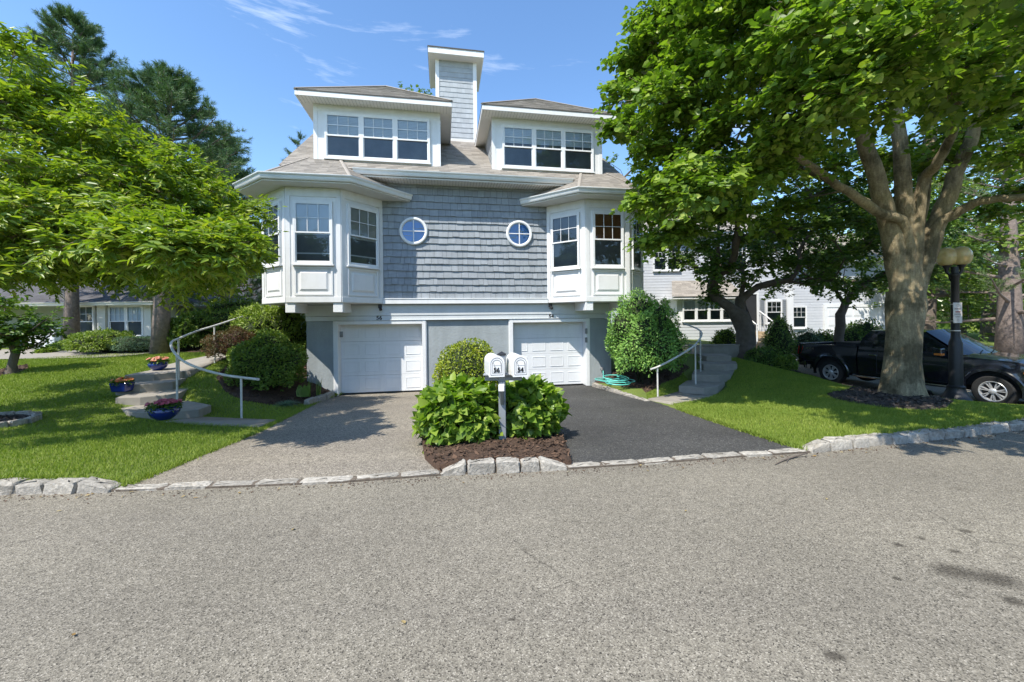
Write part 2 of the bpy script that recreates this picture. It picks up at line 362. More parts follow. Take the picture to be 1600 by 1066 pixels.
# ------------------------------------------------------------------ ground heights and plan
KPX = [(0,773),(90,772),(180,770),(350,764),(520,757),(685,745),(790,739),(888,735),(1010,727),(1140,717),(1265,709),(1400,694),(1500,684),(1600,672)]
KF = [atz(x, y, 0)[:2] for x, y in KPX]                         # foot of the kerb on the road side
KF = [(-60.0, 5.2), (-30.0, 4.25), (-15.0, 4.02)] + KF + [(9.2, 6.5), (11.2, 7.45), (14.0, 8.6), (18.0, 9.6), (30.0, 11.0), (60.0, 12.0)]
KX = np.array([p[0] for p in KF]); KY = np.array([p[1] for p in KF])
def kerb_y(X): return np.interp(X, KX, KY)
TH = math.atan(.1715); EU = (math.cos(TH), math.sin(TH)); EV = (-math.sin(TH), math.cos(TH)); SC = 2.643
HO = (-3.97+EU[0]*SC, 12.0+EU[1]*SC)                            # house origin: middle of the front wall
def hw(s, v, z=0): return (HO[0]+EU[0]*s+EV[0]*v, HO[1]+EU[1]*s+EV[1]*v, z)
GAR_Z = -.51
def wall_y(X): return HO[1]+(X-HO[0])*math.tan(TH)
def drive_z(X, Y):
    yk = kerb_y(X)+.14; t = np.clip((Y-yk)/(wall_y(X)-yk), 0, 1.2); return .015+(GAR_Z-.015)*t
def on_drive(x, y):
    a, b = ray(x, y); Y = 8.0
    for _ in range(30): Y = (float(drive_z(a*Y, Y))-CAM_Z)/b
    return (a*Y, Y)
LD = [on_drive(*p) for p in ((200,759),(300,718),(395,679),(450,652),(500,627),(514,621),(668,617),(664,650),(659,690),(664,718),(682,743))]
RD = [on_drive(*p) for p in ((893,727),(880,690),(846,650),(800,609),(800,606.5),(936,603),(985,616),(1060,640),(1155,672),(1259,706))]
LD[0] = (LD[0][0], float(kerb_y(LD[0][0]))+.1); LD[-1] = (LD[-1][0], float(kerb_y(LD[-1][0]))+.1)
RD[0] = (RD[0][0], float(kerb_y(RD[0][0]))+.1); RD[-1] = (RD[-1][0], float(kerb_y(RD[-1][0]))+.1)
def wy(p): return (p[0], float(wall_y(p[0]))+.5)
LD[5] = wy(hw(-3.95, 0)); LD[6] = wy(hw(-1.36, 0)); RD[3] = wy(hw(1.36, 0)); RD[4] = wy(hw(1.4, 0)); RD[5] = wy(hw(3.95, 0))
def inside(poly, X, Y):
    X = np.asarray(X); Y = np.asarray(Y); r = np.zeros(X.shape, bool); n = len(poly)
    for i in range(n):
        x0, y0 = poly[i][:2]; x1, y1 = poly[(i+1) % n][:2]
        if y0 == y1: continue
        c = ((y0 > Y) != (y1 > Y)) & (X < (x1-x0)*(Y-y0)/(y1-y0)+x0); r ^= c
    return r
CP = []
for X in (-40, -25, -15, -9, -6.5, -5, 4.6, 6, 7.6, 9): CP.append((X, float(kerb_y(X))+.2, .11))
for p in LD+RD: CP.append((p[0], p[1], float(drive_z(p[0], p[1]))))
for p in ((-2.6, 7.5), (-2.8, 9.5), (-2.6, 6), (2, 7), (2, 9), (2, 11), (-.4, 5.5), (-.4, 7), (-.6, 9), (-.6, 11.5), (1, 8)): CP.append((*p, float(drive_z(*p))))
CP += [(-5.6, 8.0, -.24), (-6.6, 8.1, -.25), (-7.2, 8.3, -.24), (-7.9, 9.0, -.06), (-8.6, 9.5, .10), (-8.9, 10.0, .26), (-9.0, 11.5, .58), (-8.9, 13.0, .70), (-8.0, 11.3, .55), (-7.9, 9.7, .18),
       (-7.0, 9.4, .0), (-6.2, 9.6, -.15), (-7.2, 10.4, .3), (-9.6, 7.0, .12), (-9.3, 8.6, .12), (-10.8, 9.6, .34), (-13, 13.5, .58), (-10, 13.8, .62), (-20, 12, .5), (-16, 7.5, .2),
       (-25, 20, .7), (-8, 16, .8), (-7.2, 13.0, .7), (-6.7, 12.2, .5), (-6.2, 11.3, -.05), (-5.9, 10.6, -.35), (-12, 22, .8), (-22, 32, .8),
       (4.26, 10.16, -.4), (5.2, 11.0, -.42), (5.2, 11.6, -.36), (6.0, 12.0, -.24), (6.8, 12.9, -.02), (7.2, 13.8, .2), (5.9, 10.9, -.33), (7.0, 11.9, -.12), (4.2, 12.2, -.2), (4.4, 13.4, .2), (3.5, 13.6, -.1), (5.2, 12.7, .1),
       (7, 10.8, -.1), (8, 13.4, .2), (9.3, 12.4, -.15), (9.5, 11.2, -.3), (8.9, 9.1, -.12), (10.5, 9.5, -.36), (9.9, 8.06, -.12), (11.0, 8.9, -.4), (11.5, 8.3, -.2),
       (10.6, 12.2, -.62), (11.4, 10.4, -.68), (10.4, 14.6, -.62), (12, 14, -.7), (14, 11, -.7), (20, 15, -.7), (13, 18, -.6), (22, 11.5, -.6), (30, 14, -.6),
       (6.5, 16, .5), (9.0, 16.5, .4), (10, 20, .5), (5, 18, .6), (15, 24, .4), (25, 26, 0), (0, 25, .6), (-4, 18, .8), (40, 40, 0), (0, 45, .8), (-40, 40, .8)]
CP = np.array(CP, float)
_d = np.hypot(CP[:,None,0]-CP[None,:,0], CP[:,None,1]-CP[None,:,1]); _n = len(CP)
_A = np.zeros((_n+3, _n+3)); _A[:_n,:_n] = -_d + np.eye(_n)*.12; _A[:_n,_n] = 1; _A[:_n,_n+1:] = CP[:,:2]; _A[_n:,:_n] = _A[:_n,_n:].T
_w = np.linalg.solve(_A, np.concatenate([CP[:,2], [0,0,0]]))
def G(X, Y):
    """height of the lawn and beds"""
    X = np.asarray(X, float); Y = np.asarray(Y, float); sh = X.shape; x, y = X.ravel(), Y.ravel(); z = np.zeros(len(x))
    for i in range(0, len(x), 20000):
        a, b = x[i:i+20000], y[i:i+20000]
        d = np.hypot(a[:,None]-CP[None,:,0], b[:,None]-CP[None,:,1])
        z[i:i+20000] = -d@_w[:_n]+_w[_n]+_w[_n+1]*a+_w[_n+2]*b
    r = np.hypot(x, y-10); k = np.clip((r-35)/25, 0, 1); z = z*(1-k)+.3*k
    return z.reshape(sh)
def gz(x, y): return float(G(np.array([x]), np.array([y]))[0])
def onG(x, y):
    """point of the ground seen at photo pixel (x, y)"""
    a, b = ray(x, y); Y = 3.0
    while Y < 60:
        if CAM_Z+b*Y <= gz(a*Y, Y): break
        Y += .05
    return (a*Y, Y, gz(a*Y, Y))
# ------------------------------------------------------------------ ground, road, drives, kerb, beds, paths
import bmesh
def drape(name, poly, zf, mat, res=.3, kind='structure', label=None, thick=0, smooth=True, skirt=0):
    bm = bmesh.new(); vs = [bm.verts.new((x, y, 0)) for x, y in poly]; bm.faces.new(vs)
    xs = [p[0] for p in poly]; ys = [p[1] for p in poly]
    for a, lo, hi in ((0, min(xs), max(xs)), (1, min(ys), max(ys))):
        k = lo+res*.5
        while k < hi:
            co = [0,0,0]; co[a] = k; no = [0,0,0]; no[a] = 1
            bmesh.ops.bisect_plane(bm, geom=bm.verts[:]+bm.edges[:]+bm.faces[:], plane_co=co, plane_no=no); k += res
    bmesh.ops.triangulate(bm, faces=bm.faces[:])
    P = np.array([v.co[:2] for v in bm.verts]); z = zf(P[:,0], P[:,1])
    for v, h in zip(bm.verts, z): v.co.z = float(h)
    for f in bm.faces:
        if f.normal.z < 0: f.normal_flip()
        f.smooth = smooth
    bm.normal_update()
    if skirt:
        ed = [e for e in bm.edges if e.is_boundary]; r = bmesh.ops.extrude_edge_only(bm, edges=ed)
        for e in r['geom']:
            if isinstance(e, bmesh.types.BMVert): e.co.z -= skirt
        bmesh.ops.recalc_face_normals(bm, faces=bm.faces[:])
    if thick:
        r = bmesh.ops.extrude_face_region(bm, geom=bm.faces[:])
        top = [e for e in r['geom'] if isinstance(e, bmesh.types.BMVert)]
        for v in top: v.co.z += thick
        bmesh.ops.recalc_face_normals(bm, faces=bm.faces[:])
    me = bpy.data.meshes.new(name); bm.to_mesh(me); bm.free(); me.materials.append(M[mat])
    o = bpy.data.objects.new(name, me); COL.objects.link(o); o['kind'] = kind
    if label: o['label'] = label
    return o
# grass-covered ground, one sheet out to the horizon
def axis(a, b, fine0, fine1, st):
    f = np.arange(fine0, fine1, st); out = [fine0]
    lo = fine0 - np.cumsum(np.geomspace(st, 60, 26)); hi = f[-1] + np.cumsum(np.geomspace(st, 60, 26))
    return np.concatenate([lo[::-1], f, hi])
gx = axis(0, 0, -16, 16, .2); gy = axis(0, 0, 3.6, 18, .2)
GX, GY = np.meshgrid(gx, gy); GZ = G(GX, GY)
GZ = np.where(GY < kerb_y(GX)+.12, np.where(GY < -6.5, .05, -.12), GZ)
for P_ in (LD, RD):
    ins = inside(P_, GX, GY); GZ = np.where(ins, np.minimum(drive_z(GX, GY)-.05, GZ), GZ)
HOUSE_FOOT = [hw(-4.7, .1), hw(4.7, .1), hw(4.7, 7.5), hw(-4.7, 7.5)]
GZ = np.where(inside(HOUSE_FOOT, GX, GY), GAR_Z-.3, GZ)
nx, ny = len(gx), len(gy)
idx = np.arange(nx*ny).reshape(ny, nx)
Q = np.stack([idx[:-1,:-1], idx[:-1,1:], idx[1:,1:], idx[1:,:-1]], -1).reshape(-1, 4)
m, t, p, L = mk('lawn soil and turf')
n1 = noise(t, .5, 5, .6); n2 = noise(t, 35, 4, .7)
r1 = ramp(t, [(.3, (.10, .15, .025)), (.55, (.16, .21, .035)), (.75, (.22, .25, .055))]); L(n1.outputs['Fac'], r1.inputs[0])
r2 = ramp(t, [(.25, (.55,)*3), (.75, (1.3,)*3)]); L(n2.outputs['Fac'], r2.inputs[0])
L(mixc(t, r1.outputs[0], r2.outputs[0], 1.0, 'MULTIPLY'), p.inputs['Base Color']); p.inputs['Roughness'].default_value = .95
L(bump(t, n2.outputs['Fac'], .8, .03), p.inputs['Normal']); M['lawn'] = m
o = npmesh('lawn', np.stack([GX, GY, GZ], -1).reshape(-1, 3), Q, 'lawn', smooth=True); o['kind'] = 'structure'
# road
rv = []; rx = np.concatenate([np.arange(-60, -8, 4), np.arange(-8, 12, .5), np.arange(12, 61, 4)])
mb = MB()
for i in range(len(rx)-1):
    a, b = rx[i], rx[i+1]; ya, yb = float(kerb_y(a))+.05, float(kerb_y(b))+.05
    o_ = len(mb.v); mb.v += [(a,-7,0),(b,-7,0),(b,yb,0),(a,ya,0)]; mb.f.append((o_,o_+1,o_+2,o_+3)); mb.m.append(0)
tag(mb.build('road', 'road'), kind='structure')
def dz(X, Y): return drive_z(X, Y)
def ragged(P, rows, amp=.03, st=.16):
    """break up the listed edges of a plan so they are not ruler straight"""
    out = []; n = len(P)
    for i in range(n):
        a, b = Vector(P[i]), Vector(P[(i+1) % n]); out.append((a.x, a.y))
        if i in rows:
            d = b-a; k = max(1, int(d.length/st)); nn_ = Vector((-d.y, d.x)).normalized()
            for j in range(1, k): q = a+d*(j/k)+nn_*random.gauss(0, amp*.6); out.append((q.x, q.y))
    return out
o = drape('driveway', ragged(LD, (0,1,2,3,7,8,9)), dz, 'old_drive', .4); o['label'] = 'worn light grey asphalt driveway leading to the left garage'
o = drape('driveway', ragged(RD, (0,1,2,6,7,8)), dz, 'new_drive', .4); o['label'] = 'fresh black asphalt driveway leading to the right garage'
LOT = [(10.35, 16.0), (10.55, 13.6), (10.95, 12.2), (11.2, 11.0), (11.55, 10.0), (12.1, 9.3), (13.5, 8.9), (20, 10.2), (34, 11.6), (34, 22), (12, 22)]
drape('parking_lot', LOT, lambda X, Y: G(X, Y)+.02, 'road', .5)
# far garage apron of the neighbours on the left
APRON = [(-22, 13.3), (-13.5, 13.4), (-12.9, 14.6), (-14, 16.6), (-22, 17)]
drape('neighbour_driveway', APRON, lambda X, Y: G(X, Y)+.03, 'concrete', .6)
# kerb: one row of granite blocks, tall beside the lawns and the island, nearly flush across the drives
def kx(px, py): return atz(px, py, 0)[0]
TALL = [(-60, kx(172, 770)), (kx(688, 745), kx(887, 735)), (kx(1268, 709), 60)]
mb = MB()
def stone(mb, c, ux, uy, L_, D_, h0, h1, jit=.006, n=14, k=9, e=.22, z0=-.1):
    vs = []
    for i in range(k):
        ph = -math.pi/2+math.pi*i/(k-1)
        for j in range(n):
            th = 2*math.pi*j/n
            f = lambda v: math.copysign(abs(v)**e, v)
            x, y, z = f(math.cos(ph))*f(math.cos(th)), f(math.cos(ph))*f(math.sin(th)), f(math.sin(ph))
            h = h0+(h1-h0)*(x*.5+.5); zz = z0+(h-z0)*(z*.5+.5)
            jx, jy, jz = (random.gauss(0, jit) for _ in range(3))
            X = c[0]+ux[0]*(x*L_/2+jx)+uy[0]*(y*D_/2+jy); Y = c[1]+ux[1]*(x*L_/2+jx)+uy[1]*(y*D_/2+jy)
            vs.append((X, Y, c[2]+zz+jz*.7))
    mb.add(vs, [(i*n+j, i*n+(j+1) % n, (i+1)*n+(j+1) % n, (i+1)*n+j) for i in range(k-1) for j in range(n)])
brk = sorted([-13.0, 16.0]+[e for q in TALL for e in q if -12 < e < 15])
for a_, b_ in zip(brk[:-1], brk[1:]):
    tall = [q for q in TALL if q[0] <= a_+.05 and b_ <= q[1]+.05]
    n_ = max(2, round((b_-a_)/((.27 if 0 < b_-a_ < 2 else .325) if tall else .47))); cuts = [a_+(b_-a_)*(i+(random.uniform(-.14, .14) if 0 < i < n_ else 0))/n_ for i in range(n_+1)]
    for i in range(n_):
        x, x1 = cuts[i], cuts[i+1]
        y0, y1 = float(kerb_y(x)), float(kerb_y(x1)); d = Vector((x1-x, y1-y0, 0)); l = d.length; d.normalize(); nrm = Vector((-d.y, d.x, 0)); c = Vector(((x+x1)/2, (y0+y1)/2, 0))+nrm*.075
        if tall:
            h0 = h1 = (.118 if a_ < -5 or a_ > 2 else .13)+random.uniform(-.012, .012)
            if i == 0 and a_ > -12: h0 = .04
            if i == n_-1 and b_ < 15: h1 = .04
            stone(mb, c+nrm*random.uniform(-.008, .008), d, nrm, l-.012, .17, h0, h1, .007)
        else: stone(mb, c+nrm*random.uniform(.0, .02), d, nrm, l-.01, .13, .03+random.uniform(-.008,.008), .03+random.uniform(-.008,.008), .006)
jt = MB()                                                       # dirty joints and bedding under the stones
for i in range(len(brk)-1):
    n_ = 12; xs_ = np.linspace(brk[i], brk[i+1], n_+1); tall = any(q[0] <= brk[i]+.05 and brk[i+1] <= q[1]+.05 for q in TALL); h0_ = .075 if tall else .02
    for a_, b_ in zip(xs_[:-1], xs_[1:]):
        h_ = .02 if (a_-brk[i] < .34 and i > 0) or (brk[i+1]-b_ < .34 and i < len(brk)-2) else h0_
        ya, yb = float(kerb_y(a_)), float(kerb_y(b_)); jt.add([(a_, ya+.02, -.1), (b_, yb+.02, -.1), (b_, yb+.13, -.1), (a_, ya+.13, -.1), (a_, ya+.02, h_), (b_, yb+.02, h_), (b_, yb+.13, h_), (a_, ya+.13, h_)], [(4,5,6,7),(0,1,5,4),(2,3,7,6)])
mb.m = [0]*len(mb.f); mb.add(jt.v, jt.f, 1)
tag(mb.build('kerb', ['granite', 'joint'], smooth=True), kind='structure')
# mulch beds with loose bark
def chips(P, n, zf, mats, size=(.02, .07), parent=None, name='bark_chip'):
    xs = [p[0] for p in P]; ys = [p[1] for p in P]; X = rng.uniform(min(xs), max(xs), n*3); Y = rng.uniform(min(ys), max(ys), n*3)
    k = inside(P, X, Y); X, Y = X[k][:n], Y[k][:n]; n = len(X); Z = zf(X, Y)+rng.uniform(.0, .025, n)
    a = rng.uniform(0, 6.283, n); l = rng.uniform(*size, n)*.5; w = l*rng.uniform(.18, .45, n); t1 = rng.normal(0, .35, n); t2 = rng.normal(0, .5, n)
    ux = np.stack([np.cos(a), np.sin(a), t1], -1)*l[:,None]; uy = np.stack([-np.sin(a), np.cos(a), t2], -1)*w[:,None]
    C_ = np.stack([X, Y, Z], -1)
    V = np.stack([C_-ux-uy, C_+ux-uy, C_+ux*.9+uy, C_-ux*1.1+uy], 1).reshape(-1, 3)
    return V, np.arange(4*n).reshape(-1, 4)
def bumpy(base, amp=.035):
    return lambda X, Y: base(X, Y)+amp*np.sin(X*5.1+Y*2.3)*np.cos(Y*6.3-X*1.7)*.5+amp*.6*np.sin(X*17+1)*np.cos(Y*15)
def bed(name, P, base, mat, chipmat, n, size=(.02, .07), label=None):
    zf = bumpy(base); o = drape(name, P, zf, mat, .12, kind='stuff', label=label, skirt=.16)
    V, Q_ = chips(P, n, zf, chipmat, size); c = npmesh('bark_chips', V, Q_, chipmat, parent=o); c['kind'] = 'stuff'
    return o
ISL = [LD[i] for i in (10, 9, 8, 7, 6)]+[RD[3], RD[2], RD[1], RD[0]]+[(x_, float(kerb_y(x_))+.12) for x_ in (.5, .2, -.1, -.4, -.7)]
bed('mulch_bed', ISL, lambda X, Y: drive_z(X, Y)+.05+.05*np.exp(-((X+.1)/1.0)**2), 'mulch', 'chip', 8500, (.025, .075), 'brown bark mulch on the island between the two driveways')
LBED = [onG(*p)[:2] for p in ((352,575),(338,592),(352,614),(380,628),(420,634),(455,634),(492,630))]+[wy(hw(-3.97, 0)), hw(-4.7, .35)[:2], (-6.3, 13.4), (-8.0, 13.4)]
LBED = [(a, b) for a, b in LBED]
bed('mulch_bed', LBED, lambda X, Y: G(X, Y)+.03, 'mulch', 'chip', 2500, (.03, .09), 'brown bark mulch under the shrubs left of the house')
RBED = [RD[5], (3.3, 11.9), (3.75, 11.55)]+[onG(*p)[:2] for p in ((1010,615),(1035,600),(1062,590),(1078,575))]+[(5.6, 13.6), (4.6, 14.2), hw(4.7, .35)[:2]]
bed('mulch_bed', RBED, lambda X, Y: G(X, Y)+.03, 'mulch', 'chip', 2000, (.03, .09), 'brown bark mulch under the big round shrub right of the house')
RING = [onG(*p)[:2] for p in ((1292,618),(1320,613),(1360,609),(1410,606),(1455,613),(1490,630),(1478,641),(1440,643),(1390,640),(1335,632),(1300,624))]
bed('mulch_bed', RING, lambda X, Y: G(X, Y)+.04, 'dark_mulch', 'dark_chip', 3200, (.03, .09), 'dark mulch ring round the foot of the big street tree')
TBED = [onG(*p)[:2] for p in ((1160,557),(1185,566),(1225,577),(1270,589),(1310,600),(1345,609))]+[(10.35, 12.0), (10.2, 14.8), (9.2, 15.6), (7.6, 15.0)]
bed('mulch_bed', TBED, lambda X, Y: G(X, Y)+.04, 'dark_mulch', 'dark_chip', 3500, (.03, .1), 'dark mulch bed sloping down beside the black truck')
BACKBED = [(-14.2, 14.6), (-11.5, 14.3), (-9.4, 14.2), (-9.2, 15.4), (-10.5, 16.0), (-14.2, 16.2)]
bed('mulch_bed', BACKBED, lambda X, Y: G(X, Y)+.03, 'mulch', 'chip', 1200, (.04, .1), 'mulch under the low bushes below the left neighbour windows')
# paths
WL = [atz(256, 661, -.22)[:2], atz(309, 651.5, -.22)[:2], atz(431, 657, -.23)[:2], atz(404, 671.5, -.22)[:2], atz(330, 668, -.22)[:2]]
WL = [WL[0], WL[4], WL[3], WL[2], WL[1]]
o = drape('path', WL, lambda X, Y: G(X, Y)+.03, 'concrete', .4, skirt=.15); o['label'] = 'concrete path from the left driveway to the garden steps'
WR = [atz(1012.6, 627, -.38)[:2], atz(1052, 638, -.36)[:2], atz(1114.6, 619, -.36)[:2], atz(1062, 612, -.36)[:2]]
o = drape('path', WR, lambda X, Y: G(X, Y)+.04, 'concrete', .4, skirt=.15); o['label'] = 'concrete path from the black driveway to the right steps'
LANDING = [(-9.35, 9.75), (-8.35, 10.2), (-8.5, 11.3), (-8.6, 12.6), (-9.6, 12.6), (-9.75, 11.2)]
o = drape('path', LANDING, lambda X, Y: np.maximum(G(X, Y)+.05, .46+.06*(Y-9.8)), 'concrete', .4, skirt=.3); o['label'] = 'concrete landing above the left garden steps'
def lip(P, k=.06):
    c = (sum(p[0] for p in P)/len(P), sum(p[1] for p in P)/len(P))
    return P
# steps
st = thing('garden_steps', 'concrete garden steps with three blue flower pots on the left lawn', 'steps', (-7.9, 8.8, 0))
STEPS = []
def step(parent, P, z0, z1):
    STEPS.append(P); c = parent.location; mb = MB(); P = [(a-c.x, b-c.y) for a, b in P]
    ar = sum(P[i][0]*P[(i+1) % len(P)][1]-P[(i+1) % len(P)][0]*P[i][1] for i in range(len(P)))
    if ar < 0: P = P[::-1]
    mb.prism(P, z0-c.z, z1-c.z); return mb.build('step', 'concrete', parent, bevel=.018, seg=2)
step(st, [(-7.78, 8.0), (-7.1, 7.98), (-6.47, 8.17), (-6.55, 8.62), (-7.6, 9.2), (-8.6, 8.8), (-8.25, 8.35)], -.5, -.05)
step(st, [(-8.58, 8.56), (-8.1, 8.62), (-7.56, 8.96), (-7.9, 9.7), (-8.9, 9.5)], -.3, .14)
step(st, [(-9.0, 8.98), (-8.55, 9.1), (-8.14, 9.5), (-8.3, 10.1), (-9.3, 9.9)], -.2, .33)
step(st, [(-9.3, 9.5), (-8.75, 9.68), (-8.4, 10.1), (-8.45, 10.45), (-9.5, 10.3)], 0, .50)
sr = thing('garden_steps', 'curved concrete garden steps beside the big round shrub, right of the house', 'steps', (6, 11.5, 0))
step(sr, [(4.62, 11.05), (5.15, 10.72), (5.6, 10.85), (6.15, 11.5), (6.5, 12.3), (5.9, 12.4), (5.2, 11.9)], -.6, -.17)
step(sr, [(5.35, 11.85), (6.05, 11.62), (6.55, 11.95), (7.1, 12.7), (6.7, 13.1), (5.9, 12.9)], -.5, .03)
step(sr, [(6.1, 12.7), (6.75, 12.55), (7.25, 12.8), (7.6, 13.5), (7.2, 14.0), (6.4, 13.7)], -.3, .22)
step(sr, [(6.6, 13.5), (7.45, 13.5), (7.7, 14.4), (6.8, 14.6)], -.1, .40)
tw = thing('garden_step', 'single concrete step at the end of the landing above the left garden steps', 'step', (-8.9, 13.0, gz(-8.9, 13.0)))
step(tw, [(-9.5, 12.6), (-8.5, 12.6), (-8.5, 13.6), (-9.5, 13.6)], gz(-8.9, 13)-.2, gz(-8.9, 13)+.2)
# garden wall edge on the right, above the steps
gw = thing('garden_wall', 'low concrete garden wall above the right steps, behind the handrail', 'garden wall', (6.4, 15.0, .3))
mb = MB(); mb.box(-1.5, 2.6, -.1, .15, -.4, .33); mb.box(-1.5, 2.6, -.13, .18, .33, .39); mb.build('wall', 'concrete', gw, bevel=.015)
# handrails
def handrail(label, path, posts):
    b = posts[0][0]; t_ = thing('handrail', label, 'handrail', b); B = Vector(b)
    P = [Vector(at(*p))-B for p in path]
    # smooth the rail
    Q2 = []
    for i in range(len(P)-1):
        p0, p1, p2, p3 = P[max(i-1,0)], P[i], P[i+1], P[min(i+2, len(P)-1)]
        for k in range(5):
            u = k/5; Q2.append(.5*((2*p1)+(p2-p0)*u+(2*p0-5*p1+4*p2-p3)*u*u+(3*p1-p0-3*p2+p3)*u**3))
    Q2.append(P[-1])
    MB().tube(Q2, .026, 10).build('rail', 'metal_rail', t_, smooth=True)
    for base, top in posts:
        base = Vector((base[0], base[1], min(base[2], gz(base[0], base[1]))-.1)); MB().tube([base-B, Vector((base.x, base.y, top))-B], .021, 10).build('post', 'metal_rail', t_, smooth=True)
    return t_
def post(x, y0, y1, Y): return (at(x, y0, Y), at(x, y1, Y)[2])
handrail('curving pale metal handrail along the left garden steps', [(404,593,7.95),(377,590,8.1),(348,585.6,8.2),(311,575.6,8.3),(284.5,563,8.5),(271,549,8.8),(267,538,9.15),(271,532.5,9.5),(279.5,529,9.8),(306,518,10.5),(335.6,509,11.3),(379.5,494.6,12.5)],
         [post(377.5,655,591,8.1), post(277,629,557,8.65), post(279.5,593,529.5,9.8), post(335.6,562,509.5,11.3)])
handrail('pale metal handrail rising along the right garden steps', [(1017,577,10.3),(1027.8,573.5,10.44),(1052,561,10.7),(1069,551,11),(1085,540,11.27),(1093,530,11.6),(1096.5,523,12),(1095,518,12.4),(1087.6,513,12.9),(1069,506,13.6)],
         [post(1027.8,622,574.5,10.44), post(1087,597,539,11.27), post(1094.5,567,517.5,12.4)])
# ------------------------------------------------------------------ the duplex house
house = thing('duplex_house', 'grey shingled two family house with white bays, dormers, a tall chimney and two garages', 'house', hw(0, 0, GAR_Z), TH)
Z0 = GAR_Z
class HB(MB):                                                   # built in house axes: s (right), v (back), world height
    def done(s, name, mats, parent=None, **k):
        s.v = [(a, b, c-Z0) for a, b, c in s.v]; return s.build(name, mats, parent or house, **k)
class HG(HB):                                                   # the garage level stands 0.2 m behind the shingled wall above
    def done(s, *a, **k): s.v = [(x, y+.1, z) for x, y, z in s.v]; return HB.done(s, *a, **k)
# garage level
b = HG()
b.box(-4.77, 4.77, .5, 7.6, Z0-.6, 2.2)
for sg in (-1, 1):
    b.box(*sorted((sg*3.98, sg*4.77)), 0, .5, Z0-.6, 1.73)
    b.box(*sorted((sg*1.32, sg*3.98)), 0, .5, 1.66, 1.74)
b.box(-1.3, 1.3, .05, .5, Z0-.6, 1.73)
b.done('garage_wall', 'stucco')
b = HG()
b.box(-4.79, 4.79, -.02, .3, 1.735, 1.875); b.box(-4.79, 4.79, -.035, .3, 1.882, 2.23)
b.box(-4.6, 4.6, -.05, -.02, 1.735, 1.76)
b.done('frieze_board', 'frieze', bevel=.006)
b = HB(); b.box(-2.56, 2.56, -.075, 0, 2.235, 2.375); b.box(-2.56, 2.56, -.09, 0, 2.375, 2.40); b.done('band_board', 'white', bevel=.006)
# upper walls
b = HB(); b.box(-4.77, 4.77, .03, 7.55, 2.2, 5.95)
for sg in (-1, 1):
    b.extr([(sg*4.77, -.02, 5.95), (sg*4.77, 7.55, 5.95), (sg*4.77, 3.6, 9.0)], (-sg*.2, 0, 0))
b.done('upper_wall', 'lap')
b = HB(); courses(b, [(-2.6, .028, 2.40), (2.6, .028, 2.40), (2.6, .028, 5.95), (-2.6, .028, 5.95)], .213, .215, .046, .4, .009, back=1, gap=.007)
b.done('shingle_wall', ['shake', 'shake_gap'])
# main roof
PIT = .75; RZ = 6.1+4.1*PIT
b = HB()
courses(b, [(-5.25, -.52, 6.1), (5.25, -.52, 6.1), (5.25, 3.6, RZ), (-5.25, 3.6, RZ)], .14, .30, .013, .3, .004, back=1)
courses(b, [(5.25, 7.7, 6.1), (-5.25, 7.7, 6.1), (-5.25, 3.6, RZ), (5.25, 3.6, RZ)], .3, .8, .013, .3, .004, back=1)
b.extr([(-5.24, -.5, 6.085), (5.24, -.5, 6.085), (5.24, 3.6, RZ-.02), (-5.24, 3.6, RZ-.02)], (0, 0, -.14), 1)
b.extr([(-5.24, 7.68, 6.085), (-5.24, 3.6, RZ-.02), (5.24, 3.6, RZ-.02), (5.24, 7.68, 6.085)], (0, 0, -.14), 1)
b.tube([(-5.27, 3.6, RZ+.01), (5.27, 3.6, RZ+.01)], .08, 6, 0)
main_roof = b.done('roof', ['roof', 'roof_edge'])
b = HB(); b.box(-3.6, 3.6, -.5, .03, 5.90, 5.94)
for i in range(80): b.box(-3.6+i*.09, -3.6+i*.09+.006, -.49, 0, 5.892, 5.90, 1)
b.done('soffit', ['soffit', 'groove'])
def sweep(mb, plan, prof, mi=0, closed=False):
    """profile (outward, z) swept along a plan polyline; outward is to the right of the walk"""
    n = len(plan); rows = []
    for i in range(n):
        p = Vector(plan[i]); d0 = (p-Vector(plan[i-1])).normalized() if i else None; d1 = (Vector(plan[i+1])-p).normalized() if i < n-1 else None
        if d0 is None: d0 = d1
        if d1 is None: d1 = d0
        n0, n1 = Vector((d0.y, -d0.x)), Vector((d1.y, -d1.x)); m_ = (n0+n1).normalized(); m_ /= max(.3, m_.dot(n0))
        rows.append([(p.x+m_.x*o_, p.y+m_.y*o_, z) for o_, z in prof])
    k = len(prof); vs = [q for r in rows for q in r]
    fs = [(i*k+j, (i+1)*k+j, (i+1)*k+(j+1) % k, i*k+(j+1) % k) for i in range(n-1) for j in range(k)]
    fs += [tuple(range(k)), tuple(range(n*k-1, (n-1)*k-1, -1))]
    mb.add(vs, fs, mi)
GUT = [(0, 0), (.055, 0), (.075, .03), (.085, .09), (.115, .115), (.125, .13), (.125, .15), (.105, .15), (.10, .135), (0, .14)]
b = HB(); sweep(b, [(-3.28, -.5), (3.28, -.5)], [(o_, z+5.955) for o_, z in GUT]); b.done('gutter', 'gutter', smooth=True)
